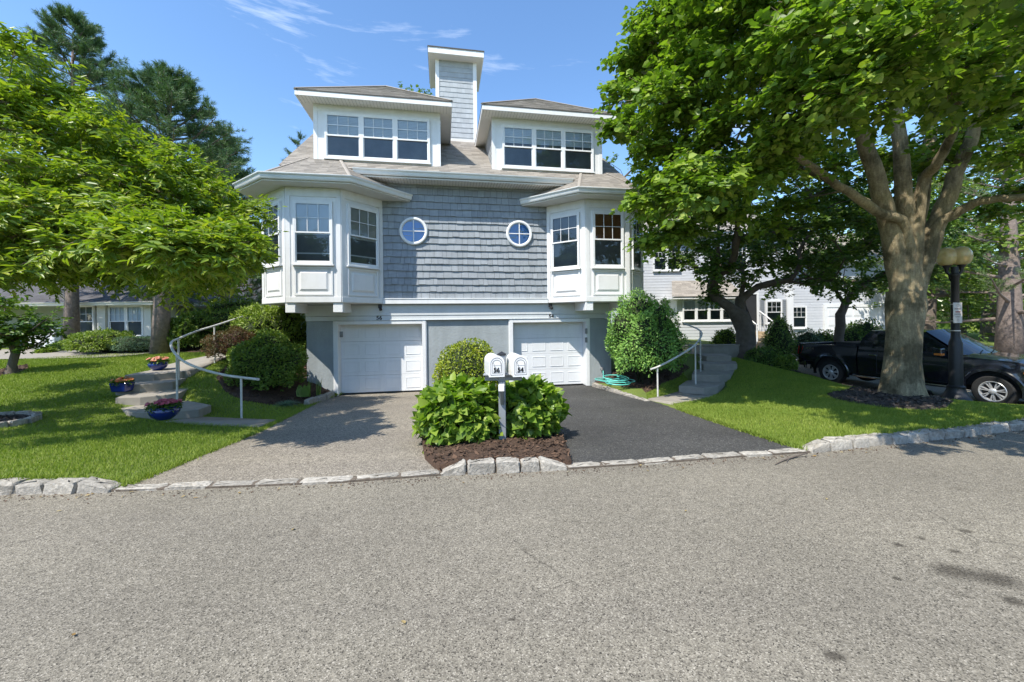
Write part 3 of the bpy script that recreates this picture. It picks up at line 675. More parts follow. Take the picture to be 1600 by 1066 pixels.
# bays that turn the corners
def mir(P, sg): return [(sg*p[0], *p[1:]) for p in P]
def ccw(P): return P
for sg in (-1, 1):
    plan = [(2.566, .02), (3.52, -.97), (4.93, -.97), (5.9, 0), (5.9, 1.4), (4.77, 2.5)]
    P = [(sg*a, v) for a, v in plan]
    P = P if sg > 0 else P[::-1]
    b = HB(); b.prism(P, 2.25, 5.36); b.prism([(p[0]*1.0, p[1]) for p in P], 2.235, 2.25, 1)
    bay = b.done('bay', ['bay_white', 'soffit'])
    # corner boards, base and head trim, raised panels
    faces = [((2.566, 0), (3.52, -.97)), ((3.52, -.97), (4.93, -.97)), ((4.93, -.97), (5.9, 0))]
    for fi, (A, B_) in enumerate(faces):
        A, B_ = Vector((sg*A[0], A[1])), Vector((sg*B_[0], B_[1]))
        if sg < 0: A, B_ = B_, A                                # left to right seen from outside
        d = (B_-A); w = d.length; ang = math.atan2(d.y, d.x); mid = (A+B_)/2
        t_ = HB(); e = 0.0
        t_.box(-w/2+.002, w/2-.002, -.03, .01, 2.25, 2.40); t_.box(-w/2+.01, w/2-.01, -.022, .01, 5.12, 5.36)
        t_.box(-w/2+.003, -w/2+.12, -.022, .01, 2.40, 5.12); t_.box(w/2-.12, w/2-.003, -.022, .01, 2.40, 5.12)
        pw = .98
        x0, x1 = -pw/2, pw/2
        for (a0, a1, z0_, z1_) in ((x0, x1, 2.44, 2.49), (x0, x1, 3.17, 3.22), (x0, x0+.05, 2.49, 3.17), (x1-.05, x1, 2.49, 3.17)): t_.box(a0, a1, -.03, .01, z0_, z1_)
        t_.prism([(x0+.13, -.0), (x1-.13, -.0), (x1-.13, .01), (x0+.13, .01)], 2.57, 3.09)
        q0 = [(x0+.12, 0, 2.56), (x1-.12, 0, 2.56), (x1-.12, 0, 3.10), (x0+.12, 0, 3.10)]; q1 = [(x0+.17, -.03, 2.61), (x1-.17, -.03, 2.61), (x1-.17, -.03, 3.05), (x0+.17, -.03, 3.05)]
        t_.add(q0+q1, [(4,5,6,7)]+[(i, (i+1) % 4, 4+(i+1) % 4, 4+i) for i in range(4)])
        o = t_.done('panel', 'bay_white', bay, bevel=.004); o.location = (mid.x, mid.y, 0); o.rotation_euler.z = ang
    E = [(1.74, 0), (3.16, -1.42), (5.3, -1.42), (6.35, -.37), (6.35, 1.6), (5.0, 2.95)]
    zE = 5.55; ES = [(sg*a, v) for a, v in E]
    b = HB()
    pl = [[(3.16,-1.42,zE), (1.74,.03,zE), (3.75,.03,6.536)], [(5.3,-1.42,zE), (3.16,-1.42,zE), (3.75,.03,6.536), (3.79,.1,6.58), (4.67,.1,6.58)],
          [(6.35,-.37,zE), (5.3,-1.42,zE), (4.67,.1,6.58), (4.83,.26,6.58)], [(6.35,1.6,zE), (6.35,-.37,zE), (4.83,.26,6.58), (4.83,1.6,6.58)], [(5.0,2.95,zE), (6.35,1.6,zE), (4.83,1.6,6.58)]]
    for q in pl:
        q = [(sg*a, v, z) for a, v, z in q]
        q = q[::-1] if sg > 0 else q
        courses(b, q, .13, .28, .012, .3, .004, back=1, skip=None)
    for h0, h1 in (((3.16,-1.42,zE), (3.75,.03,6.54)), ((5.3,-1.42,zE), (4.67,.1,6.58)), ((6.35,-.37,zE), (4.83,.26,6.58))):
        b.tube([(sg*h0[0], h0[1], h0[2]+.012), (sg*h1[0], h1[1], h1[2]+.012)], .05, 6, 0, flat=.35)
    br = b.done('bay_roof', ['roof', 'roof_edge'])
    b = HB(); SP = ES if sg > 0 else ES[::-1]
    b.prism(SP, 5.365, 5.40)
    b.done('soffit', 'soffit', br)
    b = HB(); line = [(sg*a, v) for a, v in E[:5]]
    if sg < 0: line = line[::-1]                                # outward lies to the right of the walk
    sweep(b, line, [(o_, z+5.405) for o_, z in GUT])
    o = b.done('gutter', 'gutter', br, smooth=True)
    for px_ in (3.62, 4.83):
        b = HB(); b.box(*sorted((sg*(px_-.125), sg*(px_+.125))), -.965, .2, 1.975, 2.235)
        b.done('bracket', 'white', bevel=.008)
# windows
def window(parent, loc, rot, w, h, units=1, grid=(3, 2), blind=None, lower="dark", upper="dark", lowbar=False, zo=None, gm="glass"):
    zo = Z0 if zo is None else zo
    """double hung window; loc is the middle of its bottom edge on the wall face"""
    f = MB(); gl = MB(); bl = MB(); cas = .055; D = .075
    f.box(-w/2, w/2, -D, .0, 0, cas); f.box(-w/2, w/2, -D, 0, h-cas, h)
    f.box(-w/2-.03, w/2+.03, -D-.025, 0, -.035, 0)
    f.box(-w/2, -w/2+cas, -D, 0, cas, h-cas); f.box(w/2-cas, w/2, -D, 0, cas, h-cas)
    uw = (w-2*cas+.0)/units; bm_ = {'white': 3, 'wood': 4, 'dim': 5}
    for u in range(units):
        x0 = -w/2+cas+u*uw; x1 = x0+uw
        if u: f.box(x0-.05, x0+.05, -D+.004, 0, cas, h-cas)
        a0 = x0+(.05 if u else 0); a1 = x1-(.05 if u < units-1 else 0); mid = cas+(h-2*cas)*.5
        sw = .028
        # upper sash (outer), lower sash (inner)
        for (z0_, z1_, y_) in ((mid-.02, h-cas, -.058), (cas, mid+.02, -.032)):
            f.box(a0, a0+sw, y_-.012, y_+.012, z0_, z1_); f.box(a1-sw, a1, y_-.012, y_+.012, z0_, z1_)
            f.box(a0+sw, a1-sw, y_-.012, y_+.012, z0_, z0_+.04); f.box(a0+sw, a1-sw, y_-.012, y_+.012, z1_-.035, z1_)
            gl.add([(a0+sw, y_, z0_+.04), (a1-sw, y_, z0_+.04), (a1-sw, y_, z1_-.035), (a0+sw, y_, z1_-.035)], [(0,1,2,3)])
        g0, g1 = mid+.02, h-cas-.035
        for c in range(1, grid[0]):
            xx = a0+sw+(a1-a0-2*sw)*c/grid[0]; f.box(xx-.008, xx+.008, -.066, -.052, g0, g1)
        for r in range(1, grid[1]):
            zz = g0+(g1-g0)*r/grid[1]; f.box(a0+sw, a1-sw, -.0665, -.0525, zz-.008, zz+.008)
        f.add([(a0, -.006, cas), (a1, -.006, cas), (a1, -.006, mid), (a0, -.006, mid)], [(0,1,2,3)], 1 if lower == 'dark' else 2)
        f.add([(a0, -.006, mid), (a1, -.006, mid), (a1, -.006, h-cas), (a0, -.006, h-cas)], [(0,1,2,3)], 1 if upper == 'dark' else 2)
        if lowbar: f.box(a0+sw, a1-sw, -.02, -.01, cas+(mid-cas)*.28, cas+(mid-cas)*.28+.035)
        if blind:
            bk, bot, pitch = blind; zz = h-cas-.02
            while zz > cas+(h-2*cas)*bot:
                bl.add([(a0+sw*.6, -.026, zz-pitch*.6), (a1-sw*.6, -.026, zz-pitch*.6), (a1-sw*.6, -.010, zz+pitch*.5), (a0+sw*.6, -.010, zz+pitch*.5)], [(0,1,2,3)]); zz -= pitch
    o = f.build('window', ['white', 'dark', 'screen'], parent, loc=(loc[0], loc[1], loc[2]-zo), rotz=rot)
    gl.build("pane", gm, o)
    if blind: bl.build('blind', {'white': 'blind', 'wood': 'wood_blind', 'dim': 'dim_blind'}[blind[0]], o)
    return o
for sg in (-1, 1):
    q = R(45)
    m1 = ((2.566+3.52)/2*sg, -.485); m3 = ((4.93+5.9)/2*sg, -.485); k = .022*.707
    # front, inner and outer faces
    if sg < 0:
        window(house, (sg*4.225, -.97, 3.28), 0, 1.0, 1.72, blind=('white', .48, .045), lower='screen', lowbar=True)
        window(house, (m1[0], m1[1], 3.28), q, 1.0, 1.72, blind=('dim', .45, .06), lower='screen', lowbar=True)
        window(house, (m3[0], m3[1], 3.28), -q, 1.0, 1.72, blind=('dim', .5, .06), lower='screen')
    else:
        window(house, (sg*4.225, -.97, 3.28), 0, 1.0, 1.72, blind=('wood', .5, .07), lower='screen')
        window(house, (m1[0], m1[1], 3.28), -q, 1.0, 1.72, lower='screen', upper='screen')
        window(house, (m3[0], m3[1], 3.28), q, 1.0, 1.72, lower='screen')
# round windows
for sg in (-1, 1):
    f = MB(); g = MB(); n = 40; s0 = sg*1.645; ring = []
    prof = [(.335, .0), (.335, -.05), (.36, -.075), (.40, -.075), (.425, -.05), (.425, .02)]
    for j in range(n):
        a = 2*math.pi*j/n; ring += [(r*math.cos(a), y, r*math.sin(a)) for r, y in prof]
    k = len(prof); f.add(ring, [(j*k+i, j*k+i+1, ((j+1) % n)*k+i+1, ((j+1) % n)*k+i) for j in range(n) for i in range(k-1)])
    f.box(-.014, .014, -.055, -.03, -.335, .335); f.box(-.335, .335, -.054, -.031, -.014, .014)
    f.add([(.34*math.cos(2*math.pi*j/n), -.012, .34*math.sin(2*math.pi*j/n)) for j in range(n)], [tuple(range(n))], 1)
    o = f.build('round_window', ['white', 'sky_reflection'], house, loc=(s0, 0, 4.46-Z0))
    g.add([(.336*math.cos(2*math.pi*j/n), -.034, .336*math.sin(2*math.pi*j/n)) for j in range(n)], [tuple(range(n))])
    g.build('pane', 'blue_glass', o)
# dormers
for sg in (-1, 1):
    c = sg*2.645; hwid = 1.83
    b = HB(); b.box(c-hwid, c+hwid, 0, .12, 6.38, 8.20, 0)
    for e in (-1, 1):
        q = [(c+e*hwid, .12, 6.3), (c+e*hwid, 3.2, 6.3), (c+e*hwid, 3.2, 8.2), (c+e*hwid, .12, 8.2)]
        if e < 0: q = q[::-1]
        courses(b, q, .16, 3.5, .014, .1, 0, mi=1, back=1)
        b.box(*sorted((c+e*(hwid-.10), c+e*(hwid+.012))), -.012, .14, 6.38, 8.2, 0)
    b.box(c-hwid, c+hwid, -.012, .0, 6.38, 6.50, 0)
    dm = b.done('dormer', ['bay_white', 'lap'])
    ov, of = .36, .47; zc = 8.15; x0, x1, y0, y1 = c-hwid-ov, c+hwid+ov, -of, 5.2
    ap0, ap1 = (c, 1.75, 9.82), (c, 3.6, 9.82); zt = 8.29
    b = HB()
    c0, c1, c2, c3 = (x0, y0, zt), (x1, y0, zt), (x1, y1, zt), (x0, y1, zt)
    for q in ([c0, c1, ap0], [c1, c2, ap1, ap0], [c3, c0, ap0, ap1], [c2, c3, ap1]): courses(b, q, .14, .30, .013, .3, .004, back=1)
    for h0, h1 in ((c0, ap0), (c1, ap0), (ap0, ap1), (c2, ap1), (c3, ap1)): b.tube([(h0[0], h0[1], h0[2]+.012), (h1[0], h1[1], h1[2]+.012)], .06, 6, 0, flat=.4)
    b.box(x0-.01, x1+.01, y0-.01, y1+.01, zt-.03, zt-.003, 1)
    dr = b.done('dormer_roof', ['roof', 'roof_edge'], dm)
    b = HB(); b.box(x0+.02, x1-.02, y0+.02, y1-.02, zc, zc+.02, 1)
    for q in ((x0, x1, y0, y0+.03), (x0, x1, y1-.03, y1), (x0, x0+.03, y0+.03, y1-.03), (x1-.03, x1, y0+.03, y1-.03)): b.box(*q, zc-.02, zt-.03, 0)
    for i in range(44): b.box(x0+.05+i*.097, x0+.056+i*.097, y0+.03, 0, zc-.004, zc, 2)
    b.done('fascia', ['white', 'soffit', 'groove'], dm)
    window(house, (c+sg*0.0, 0, 6.55), 0, 3.04, 1.36, 3, blind=('white', .5, .042) if sg < 0 else ('white', .62, .05), lower='screen', upper='screen')
# chimney
c = -.2; w2 = .76
b = HB(); b.box(c-w2, c+w2, 2.78, 4.3, 6.5, 11.62, 1)
for e in (-1, 1):
    b.box(*sorted((c+e*w2+e*.02, c+e*(w2-.12))), 2.74, 2.9, 8.3, 11.6, 0); b.box(*sorted((c+e*w2+e*.02, c+e*(w2-.12))), 4.2, 4.34, 8.3, 11.6, 0)
courses(b, [(c-w2+.11, 2.775, 8.5), (c+w2-.11, 2.775, 8.5), (c+w2-.11, 2.775, 11.6), (c-w2+.11, 2.775, 11.6)], .19, .17, .016, .4, .002, mi=1, back=1)
for e in (-1, 1):
    q = [(c+e*(w2+.003), 2.9, 8.0), (c+e*(w2+.003), 4.2, 8.0), (c+e*(w2+.003), 4.2, 11.6), (c+e*(w2+.003), 2.9, 11.6)]
    courses(b, q if e > 0 else q[::-1], .19, .3, .016, .4, .002, mi=1, back=1)
b.box(c-w2-.02, c+w2+.02, 2.72, 2.80, 8.35, 8.62, 2)
ch = b.done('chimney', ['white', 'lap', 'soffit'])
b = HB(); b.box(c-1.03, c+1.03, 2.40, 4.7, 11.60, 11.80, 0); b.box(c-1.05, c+1.05, 2.38, 4.72, 11.80, 11.84, 1); b.box(c-.99, c+.99, 2.44, 4.66, 11.585, 11.6, 2)
b.done('chimney_cap', ['white', 'roof_edge', 'soffit'], ch)
# garages
for sg in (-1, 1):
    c = sg*2.66; d0, d1 = c-1.23, c+1.23
    b = HG(); b.box(d0-.115, d0, -.03, .38, Z0, 1.73); b.box(d1, d1+.115, -.03, .38, Z0, 1.73); b.box(d0, d1, -.028, .38, 1.62, 1.725)
    b.box(d0-.14, d0-.115, -.01, .05, Z0, 1.73); b.box(d1+.115, d1+.14, -.01, .05, Z0, 1.73)
    b.done('door_casing', 'white', bevel=.006)
    b = HG(); nh, nv = 4, 4; pw = (d1-d0)/nh; ph = (1.62-Z0-.02)/nv
    for j in range(nv):
        z0_ = Z0+.02+j*ph
        b.box(d0+.002, d1-.002, .075, .12, z0_+.003, z0_+ph-.003)
        for i in range(nh):
            x0, x1, zz0, zz1 = d0+i*pw+.085, d0+(i+1)*pw-.085, z0_+.10, z0_+ph-.10
            o1 = [(x0, .0745, zz0), (x1, .0745, zz0), (x1, .0745, zz1), (x0, .0745, zz1)]
            g_ = .02; i1 = [(x0+g_, .086, zz0+g_), (x1-g_, .086, zz0+g_), (x1-g_, .086, zz1-g_), (x0+g_, .086, zz1-g_)]
            g2 = .05; i2 = [(x0+g2, .071, zz0+g2), (x1-g2, .071, zz0+g2), (x1-g2, .071, zz1-g2), (x0+g2, .071, zz1-g2)]
            # frame strips proud of the door make the recess readable
            for (a0, a1, e0, e1) in ((x0, x1, zz0, zz0+.018), (x0, x1, zz1-.018, zz1), (x0, x0+.018, zz0+.018, zz1-.018), (x1-.018, x1, zz0+.018, zz1-.018)):
                b.box(a0, a1, .062, .076, e0, e1)
            b.add(o1+i2, [(4,5,6,7)]+[(k, (k+1) % 4, 4+(k+1) % 4, 4+k) for k in range(4)])
    b.box(d0, d1, .07, .11, Z0, Z0+.02, 1)
    b.v = [(x, y+.24, z) for x, y, z in b.v]; b.done('garage_door', ['garage', 'rubber'], bevel=.004)
    mw = Matrix.Translation((sg*2.70, .076, 1.81-Z0)) @ Matrix.Rotation(R(90), 4, 'X')
    text_mesh('house_number', '56' if sg < 0 else '54', .17, 'black', house, mw, .006, .004)
# small fittings on the front
b = HG(); b.box(-3.83, -3.74, -.09, -.03, 1.25, 1.42); b.box(-3.81, -3.76, -.12, -.09, 1.28, 1.36); b.done('wall_lamp', 'groove', bevel=.01)
b = HG(); b.box(3.84, 3.92, -.08, -.03, 1.22, 1.40); b.done('wall_lamp', 'groove', bevel=.01)
b = HG(); b.box(3.84, 3.92, -.07, -.03, .93, 1.10); b.done('keypad', 'groove', bevel=.01)
for sg in (-1, 1):
    b = HG(); b.box(sg*2.66-.05, sg*2.66+.05, -.14, -.035, 2.11, 2.22); b.tube([(sg*2.66, -.1, 2.13), (sg*2.66+.03, -.18, 2.06)], [.03, .05], 10); b.done('floodlight', 'black', bevel=.006)
b = HG(); b.tube([(4.4, .0, .05), (4.4, -.1, .05)], .03, 8); b.tube([(4.4, -.1, .1), (4.4, -.1, 0)], .035, 8); b.done('tap', 'groove')
# ------------------------------------------------------------------ plants
def unit(v): return v/np.maximum(1e-9, np.linalg.norm(v, axis=-1, keepdims=True))
def leaves(P, axis_, nrm, length, width, shape='ovate', fold=.18, curl=.2):
    """leaf blades: P base points, axis_ along the blade, nrm face direction, all (n,3); returns verts and quads"""
    n = len(P); a = unit(axis_); s = unit(np.cross(a, nrm)); u = np.cross(s, a)
    l = np.broadcast_to(np.asarray(length, float).reshape(-1, 1), (n, 1)); w = np.broadcast_to(np.asarray(width, float).reshape(-1, 1), (n, 1))*.5
    y1, w1, y2, w2 = {'ovate': (.22, .92, .62, .78), 'lance': (.3, .9, .66, .62), 'round': (.2, .85, .72, .95), 'heart': (.1, .9, .55, .85)}[shape]
    def pt(y, x, h): return P + a*l*y + s*w*x + u*(h*w - curl*l*y*y)
    V = np.stack([pt(0, 0, 0), pt(y1, w1, fold), pt(y2, w2, fold), pt(1, 0, 0), pt(y2, -w2, fold), pt(y1, -w1, fold)], 1).reshape(-1, 3)
    b = np.arange(n)[:, None]*6
    Fq = np.stack([b+np.array([[0, 1, 2, 3]]), b+np.array([[0, 3, 4, 5]])], 1).reshape(-1, 4)
    return V, Fq
class Cloud:
    def __init__(s): s.V = []; s.F = []; s.n = 0; s.mi = []
    def add(s, V, Fq, mi=0):
        s.V.append(V); s.F.append(Fq+s.n); s.n += len(V); s.mi.append(np.full(len(Fq), mi)); return s
    def build(s, name, mats, parent=None, loc=None):
        V = np.concatenate(s.V); Fq = np.concatenate(s.F)
        return npmesh(name, V, Fq, mats, parent, np.concatenate(s.mi) if isinstance(mats, (list, tuple)) and len(mats) > 1 else None, loc=loc)
def spray(C, r, twigs, per, L_, W_, shape, rg, up=.35, flat=.75, curl=.2, droop=0.0, spread=.9, out=None, jit=.5, lsd=.22):
    """one leafy clump about C: twigs run outwards and carry leaves left and right; returns leaf arrays and twig segments"""
    d = rg.normal(0, 1, (twigs, 3)); d[:, 2] = d[:, 2]*flat+up
    if out is not None: d += np.asarray(out)*.9
    d = unit(d); ln = r*rg.uniform(.55, 1.1, (twigs, 1)); tip = C+d*ln*np.array([1, 1, flat])
    k = rg.uniform(.25, 1.02, (twigs, per, 1)); base = C+(tip-C)[:, None, :]*k
    sag = np.zeros_like(base); sag[..., 2] = -droop*r*(k[..., 0]**2); base = base+sag
    side = unit(np.cross(d, np.array([0, 0, 1.0]))+1e-6)[:, None, :]*rg.choice([-1, 1], (twigs, per, 1))
    ax = side*spread+d[:, None, :]*rg.uniform(.2, 1.0, (twigs, per, 1))+rg.normal(0, .28, (twigs, per, 3)); ax[..., 2] -= droop*.7
    nm = np.array([0, 0, 1.0])+d[:, None, :]*.45+rg.normal(0, jit, (twigs, per, 3))
    P = base.reshape(-1, 3)+rg.normal(0, r*.05, (twigs*per, 3)); n = len(P)
    s = np.clip(rg.normal(1, lsd, n), .45, 1.5)
    return leaves(P, ax.reshape(-1, 3), nm.reshape(-1, 3), L_*s, W_*s, shape, .18, curl), (np.repeat(C[None], twigs, 0), tip)
def twig_mesh(mb, A, B, r0=.008, r1=.003):
    for a, b in zip(A, B):
        a, b = Vector(a), Vector(b); d = (b-a)
        if d.length < 1e-4: continue
        m = (a+b)/2; m.z += d.length*.05
        mb.tube([a, m, b], [r0, (r0+r1)/2, r1], 3, cap=False)
def skeleton(trunk, targets, rg, step=.45, tip=.012, expo=2.3, wob=.07, lift=.25, zpen=1.6, merge=1.0):
    """trunk: list of (x,y,z) points; branches are grown from the nearest fit node to each target; returns tubes"""
    N = [Vector(p) for p in trunk]; par = [-1]+list(range(len(N)-1)); leafn = []
    T = sorted(targets, key=lambda t: min((Vector(t)-n).length for n in N))
    for t in T:
        t = Vector(t); best, bi = 1e9, 0
        for i, n in enumerate(N):
            if par[i] < 0: continue
            dv = t-n; c = dv.length*merge
            if dv.z < 0: c += -dv.z*zpen
            if i < len(trunk) and n.z < trunk[0][2]+(trunk[-1][2]-trunk[0][2])*.55: c += 4
            if i >= len(trunk):
                p = N[par[i]]; a = (n-p).normalized().dot(dv.normalized()); c += max(0, .25-a)*2.2
            if c < best: best, bi = c, i
        s = N[bi]; dv = t-s; k = max(2, int(dv.length/step)); d0 = (s-N[par[bi]]).normalized() if par[bi] >= 0 else Vector((0,0,1))
        c1 = s+(d0*.45+dv.normalized()*.55)*dv.length*.4+Vector((0,0,1))*dv.length*lift*.3
        prev = bi
        for j in range(1, k+1):
            u = j/k; p = s*(1-u)**2+c1*2*u*(1-u)+t*u*u
            if j < k: p = p+Vector(rg.normal(0, wob, 3))*min(1, dv.length*.35)
            N.append(p); par.append(prev); prev = len(N)-1
        leafn.append(prev)
    acc = [0.0]*len(N)
    ch = [[] for _ in N]
    for i, p in enumerate(par):
        if p >= 0: ch[p].append(i)
    rad = [0.0]*len(N)
    for i in range(len(N)-1, -1, -1):
        if not ch[i]: rad[i] = tip
        else: rad[i] = sum(rad[c]**expo for c in ch[i])**(1/expo)
    return N, par, ch, rad
def order_children(N, par): pass
def tubes(mb, N, par, ch, rad, n=8, minr=.0, scale=None):
    done = set()
    def chain(start):
        """follow the thickest child"""
        path = [start]
        while ch[path[-1]]: path.append(max(ch[path[-1]], key=lambda c: rad[c]))
        return path
    stack = [0]; starts = [(0, None)]
    while starts:
        s, p = starts.pop(); path = chain(s)
        for i in path:
            big = max(ch[i], key=lambda c: rad[c]) if ch[i] else None
            for c in ch[i]:
                if c != big: starts.append((c, i))
        pts = [N[i] for i in path]; rr = [rad[i] for i in path]
        if p is not None: pts = [N[p]]+pts; rr = [min(rad[p], rr[0]*1.25)]+rr
        if len(pts) < 2: continue
        mb.tube(pts, rr, n if rr[0] > .04 else (6 if rr[0] > .02 else 4), cap=False)
def ellip_pts(c, r, n, rg, shell=.35, zmin=None, keep=None, mind=.5):
    """well-spread points inside an ellipsoid, mostly in its outer part"""
    out = []; tries = 0
    while len(out) < n and tries < n*60:
        tries += 1; d = rg.normal(0, 1, 3); d /= np.linalg.norm(d); k = 1-shell*rg.random()**1.3 if rg.random() < .86 else rg.uniform(.35, .8)
        p = np.array(c)+d*np.array(r)*k
        if zmin is not None and p[2] < zmin(p): continue
        if keep is not None and not keep(p): continue
        if any(np.sum((p-q)**2) < mind*mind for q in out): continue
        out.append(p)
    return out
def broadleaf(name, label, cat, base, trunk, clumps, leafm, barkm, L_, W_, shape, twigs, per, seed, group=None, tip=.012, trunk_r=None, root=1.35, step=.45, cr=(.55, .95), **sp):
    """tree with limbs reaching every clump: trunk > crown"""
    rg = np.random.default_rng(seed); random.seed(seed)
    t = thing(name, label, cat, base, 0, group); B = np.array(base, float)
    N, par, ch, rad = skeleton([tuple(np.array(p)-B) for p in trunk], [tuple(np.array(p[:3])-B) for p in clumps], rg, step, tip)
    if trunk_r:
        nt_ = len(trunk)
        f = trunk_r/rad[nt_//2]
        g_ = math.log(max(f, .05))/math.log(max(1.5, rad[nt_//2]/tip))
        rad = [r*(r/tip)**g_ for r in rad]
    for i in range(len(trunk)):                                 # root flare
        k = N[i].z/max(.01, N[len(trunk)-1].z); rad[i] *= 1+(root-1)*max(0, 1-k*3.2)**2
    mb = MB(); tubes(mb, N, par, ch, rad, 12)
    cl = Cloud()
    for p in clumps:
        C = np.array(p[:3])-B; r = p[3] if len(p) > 3 else rg.uniform(*cr)
        o = None
        if sp.get('outc') is not None: o = unit(np.array(p[:3])-np.array(sp['outc']))*.5
        kw = {k: v for k, v in sp.items() if k != 'outc'}
        (V, Fq), (A, T_) = spray(C, r, twigs, per, L_, W_, shape, rg, out=o, **kw); cl.add(V, Fq)
        twig_mesh(mb, A[::3], T_[::3], max(.004, tip*.5), .002)
    mb.build('trunk', barkm, t, smooth='all'); cl.build('crown', leafm, t)
    return t
def shrub(name, label, loc, r, n, L_, W_, shape, mat, seed, cat='shrub', group=None, squash=.0, rough=.12, lobes=6, up=.4, core='shrub_core', curl=.15, low=-.55, jit=.45, stems=True, corek=.84, out=1.0, shoots=True):
    """rounded bush: leaves on a lumpy mound over a darker inside of twigs"""
    rg = np.random.default_rng(seed); t = thing(name, label, cat, loc, 0, group); rx, ry, rz = r
    ph = rg.uniform(0, 6.28, (lobes, 3)); fr = rg.uniform(1.5, 4.5, (lobes, 3))
    def lump(d): return 1+rough*sum(np.sin(d[..., 0]*fr[i, 0]*1.6+ph[i, 0])*np.sin(d[..., 1]*fr[i, 1]*1.6+ph[i, 1])*np.cos(d[..., 2]*fr[i, 2]*1.6+ph[i, 2]) for i in range(lobes))
    d = unit(rg.normal(0, 1, (n*2, 3))); d = d[d[:, 2] > low][:n]; n = len(d)
    k = (1-rg.random(n)**2.2*.30)*lump(d); P = d*k[:, None]*np.array([rx, ry, rz]); P[:, 2] += rz*.92
    ax = d*out*.7+rg.normal(0, .6, (n, 3)); ax[:, 2] += .25; nm = d+np.array([0, 0, up])+rg.normal(0, jit, (n, 3))
    s = np.clip(rg.normal(1, .25, n), .4, 1.6); cl = Cloud(); cl.add(*leaves(P, ax, nm, L_*s, W_*s, shape, .2, curl))
    m_ = max(10, int(26*(rx*ry)**.5/.8)) if shoots else 0       # stray shoots beyond the clipped outline
    for _ in range(m_):
        dd = unit(rg.normal(0, 1, 3)+np.array([0, 0, .5])); b0 = dd*float(lump(dd))*np.array([rx, ry, rz])*.93; b0[2] += rz*.92
        if b0[2] < .1: continue
        ln_ = rg.uniform(.06, .17)*min(1.3, max(rx, rz)); dr_ = unit(dd+rg.normal(0, .35, 3)+np.array([0, 0, .5])); k_ = 9; u_ = np.linspace(.1, 1, k_)[:, None]
        cl.add(*leaves(b0+dr_*ln_*u_, rg.normal(0, .7, (k_, 3))+dr_*.6, rg.normal(0, .5, (k_, 3))+np.array([0, 0, 1.0]), L_*rg.uniform(.6, 1.1, k_), W_, shape, .2, curl))
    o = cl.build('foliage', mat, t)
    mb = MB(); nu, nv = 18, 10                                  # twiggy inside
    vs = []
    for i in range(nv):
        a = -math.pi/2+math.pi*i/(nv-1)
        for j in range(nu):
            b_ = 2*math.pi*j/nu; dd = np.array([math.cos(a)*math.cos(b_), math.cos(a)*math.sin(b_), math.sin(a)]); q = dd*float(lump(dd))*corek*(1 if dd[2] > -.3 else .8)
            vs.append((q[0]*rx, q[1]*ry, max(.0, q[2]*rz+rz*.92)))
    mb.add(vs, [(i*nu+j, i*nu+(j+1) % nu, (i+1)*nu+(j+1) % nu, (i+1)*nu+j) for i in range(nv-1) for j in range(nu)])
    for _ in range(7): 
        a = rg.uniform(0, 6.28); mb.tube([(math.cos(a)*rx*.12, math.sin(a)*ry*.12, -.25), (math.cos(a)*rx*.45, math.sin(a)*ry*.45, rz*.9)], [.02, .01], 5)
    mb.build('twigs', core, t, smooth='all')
    return t
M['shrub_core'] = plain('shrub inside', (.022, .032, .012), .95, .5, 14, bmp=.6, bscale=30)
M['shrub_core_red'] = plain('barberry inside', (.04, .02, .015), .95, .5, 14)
g = lambda *c: c
M['lf_lime'] = leafmat('linden leaf', [(.12, (0.084, 0.150, 0.026)), (.5, (0.183, 0.286, 0.041)), (.8, (0.325, 0.421, 0.067)), (.97, (0.572, 0.568, 0.155))], .36, .42, tint=(1.1, 1.35, .35))
M['lf_cherry'] = leafmat('cherry leaf', [(.1, (0.116, 0.187, 0.029)), (.5, (0.230, 0.327, 0.046)), (.85, (0.402, 0.439, 0.062)), (.985, (0.693, 0.301, 0.083))], .38, .36, .45, tint=(1.15, 1.35, .3))
M['lf_dark'] = leafmat('dark green leaf', [(.15, (0.061, 0.124, 0.029)), (.55, (0.118, 0.212, 0.043)), (.9, (0.235, 0.321, 0.064))], .33, .45)
M['lf_mid'] = leafmat('green leaf', [(.15, (0.084, 0.155, 0.028)), (.55, (0.166, 0.256, 0.041)), (.9, (0.306, 0.371, 0.074))], .36, .5)
M['lf_pale'] = leafmat('pale green leaf', [(.15, (0.114, 0.195, 0.049)), (.55, (0.194, 0.293, 0.071)), (.9, (0.324, 0.408, 0.126))], .36, .5)
M['lf_box'] = leafmat('boxwood leaf', [(.15, (0.121, 0.196, 0.015)), (.55, (0.274, 0.346, 0.023)), (.9, (0.515, 0.506, 0.038))], .25, .4, .5, patch=.5, pscale=2.5)
M['lf_hyd'] = leafmat('hydrangea leaf', [(.1, (0.105, 0.196, 0.026)), (.5, (0.195, 0.311, 0.039)), (.9, (0.338, 0.426, 0.070))], .4, .4, .4, tint=(1.15, 1.4, .3), patch=.2)
M['lf_burn'] = leafmat('burning bush leaf', [(.15, (0.134, 0.287, 0.066)), (.55, (0.245, 0.431, 0.099)), (.9, (0.404, 0.599, 0.154))], .3, .5, patch=.45, pscale=2.2)
M['lf_barb'] = leafmat('barberry leaf', [(.1, (0.065, 0.098, 0.026)), (.45, (0.117, 0.111, 0.039)), (.7, (0.169, 0.078, 0.052)), (.95, (0.260, 0.091, 0.065))], .3, .5, tint=(1.2, .9, .5), patch=.55, pscale=1.5)
M['lf_azal'] = leafmat('yellow green leaf', [(.1, (0.086, 0.143, 0.029)), (.5, (0.200, 0.286, 0.043)), (.85, (0.358, 0.415, 0.086)), (.97, (0.429, 0.286, 0.114))], .35, .5, patch=.5, pscale=2)
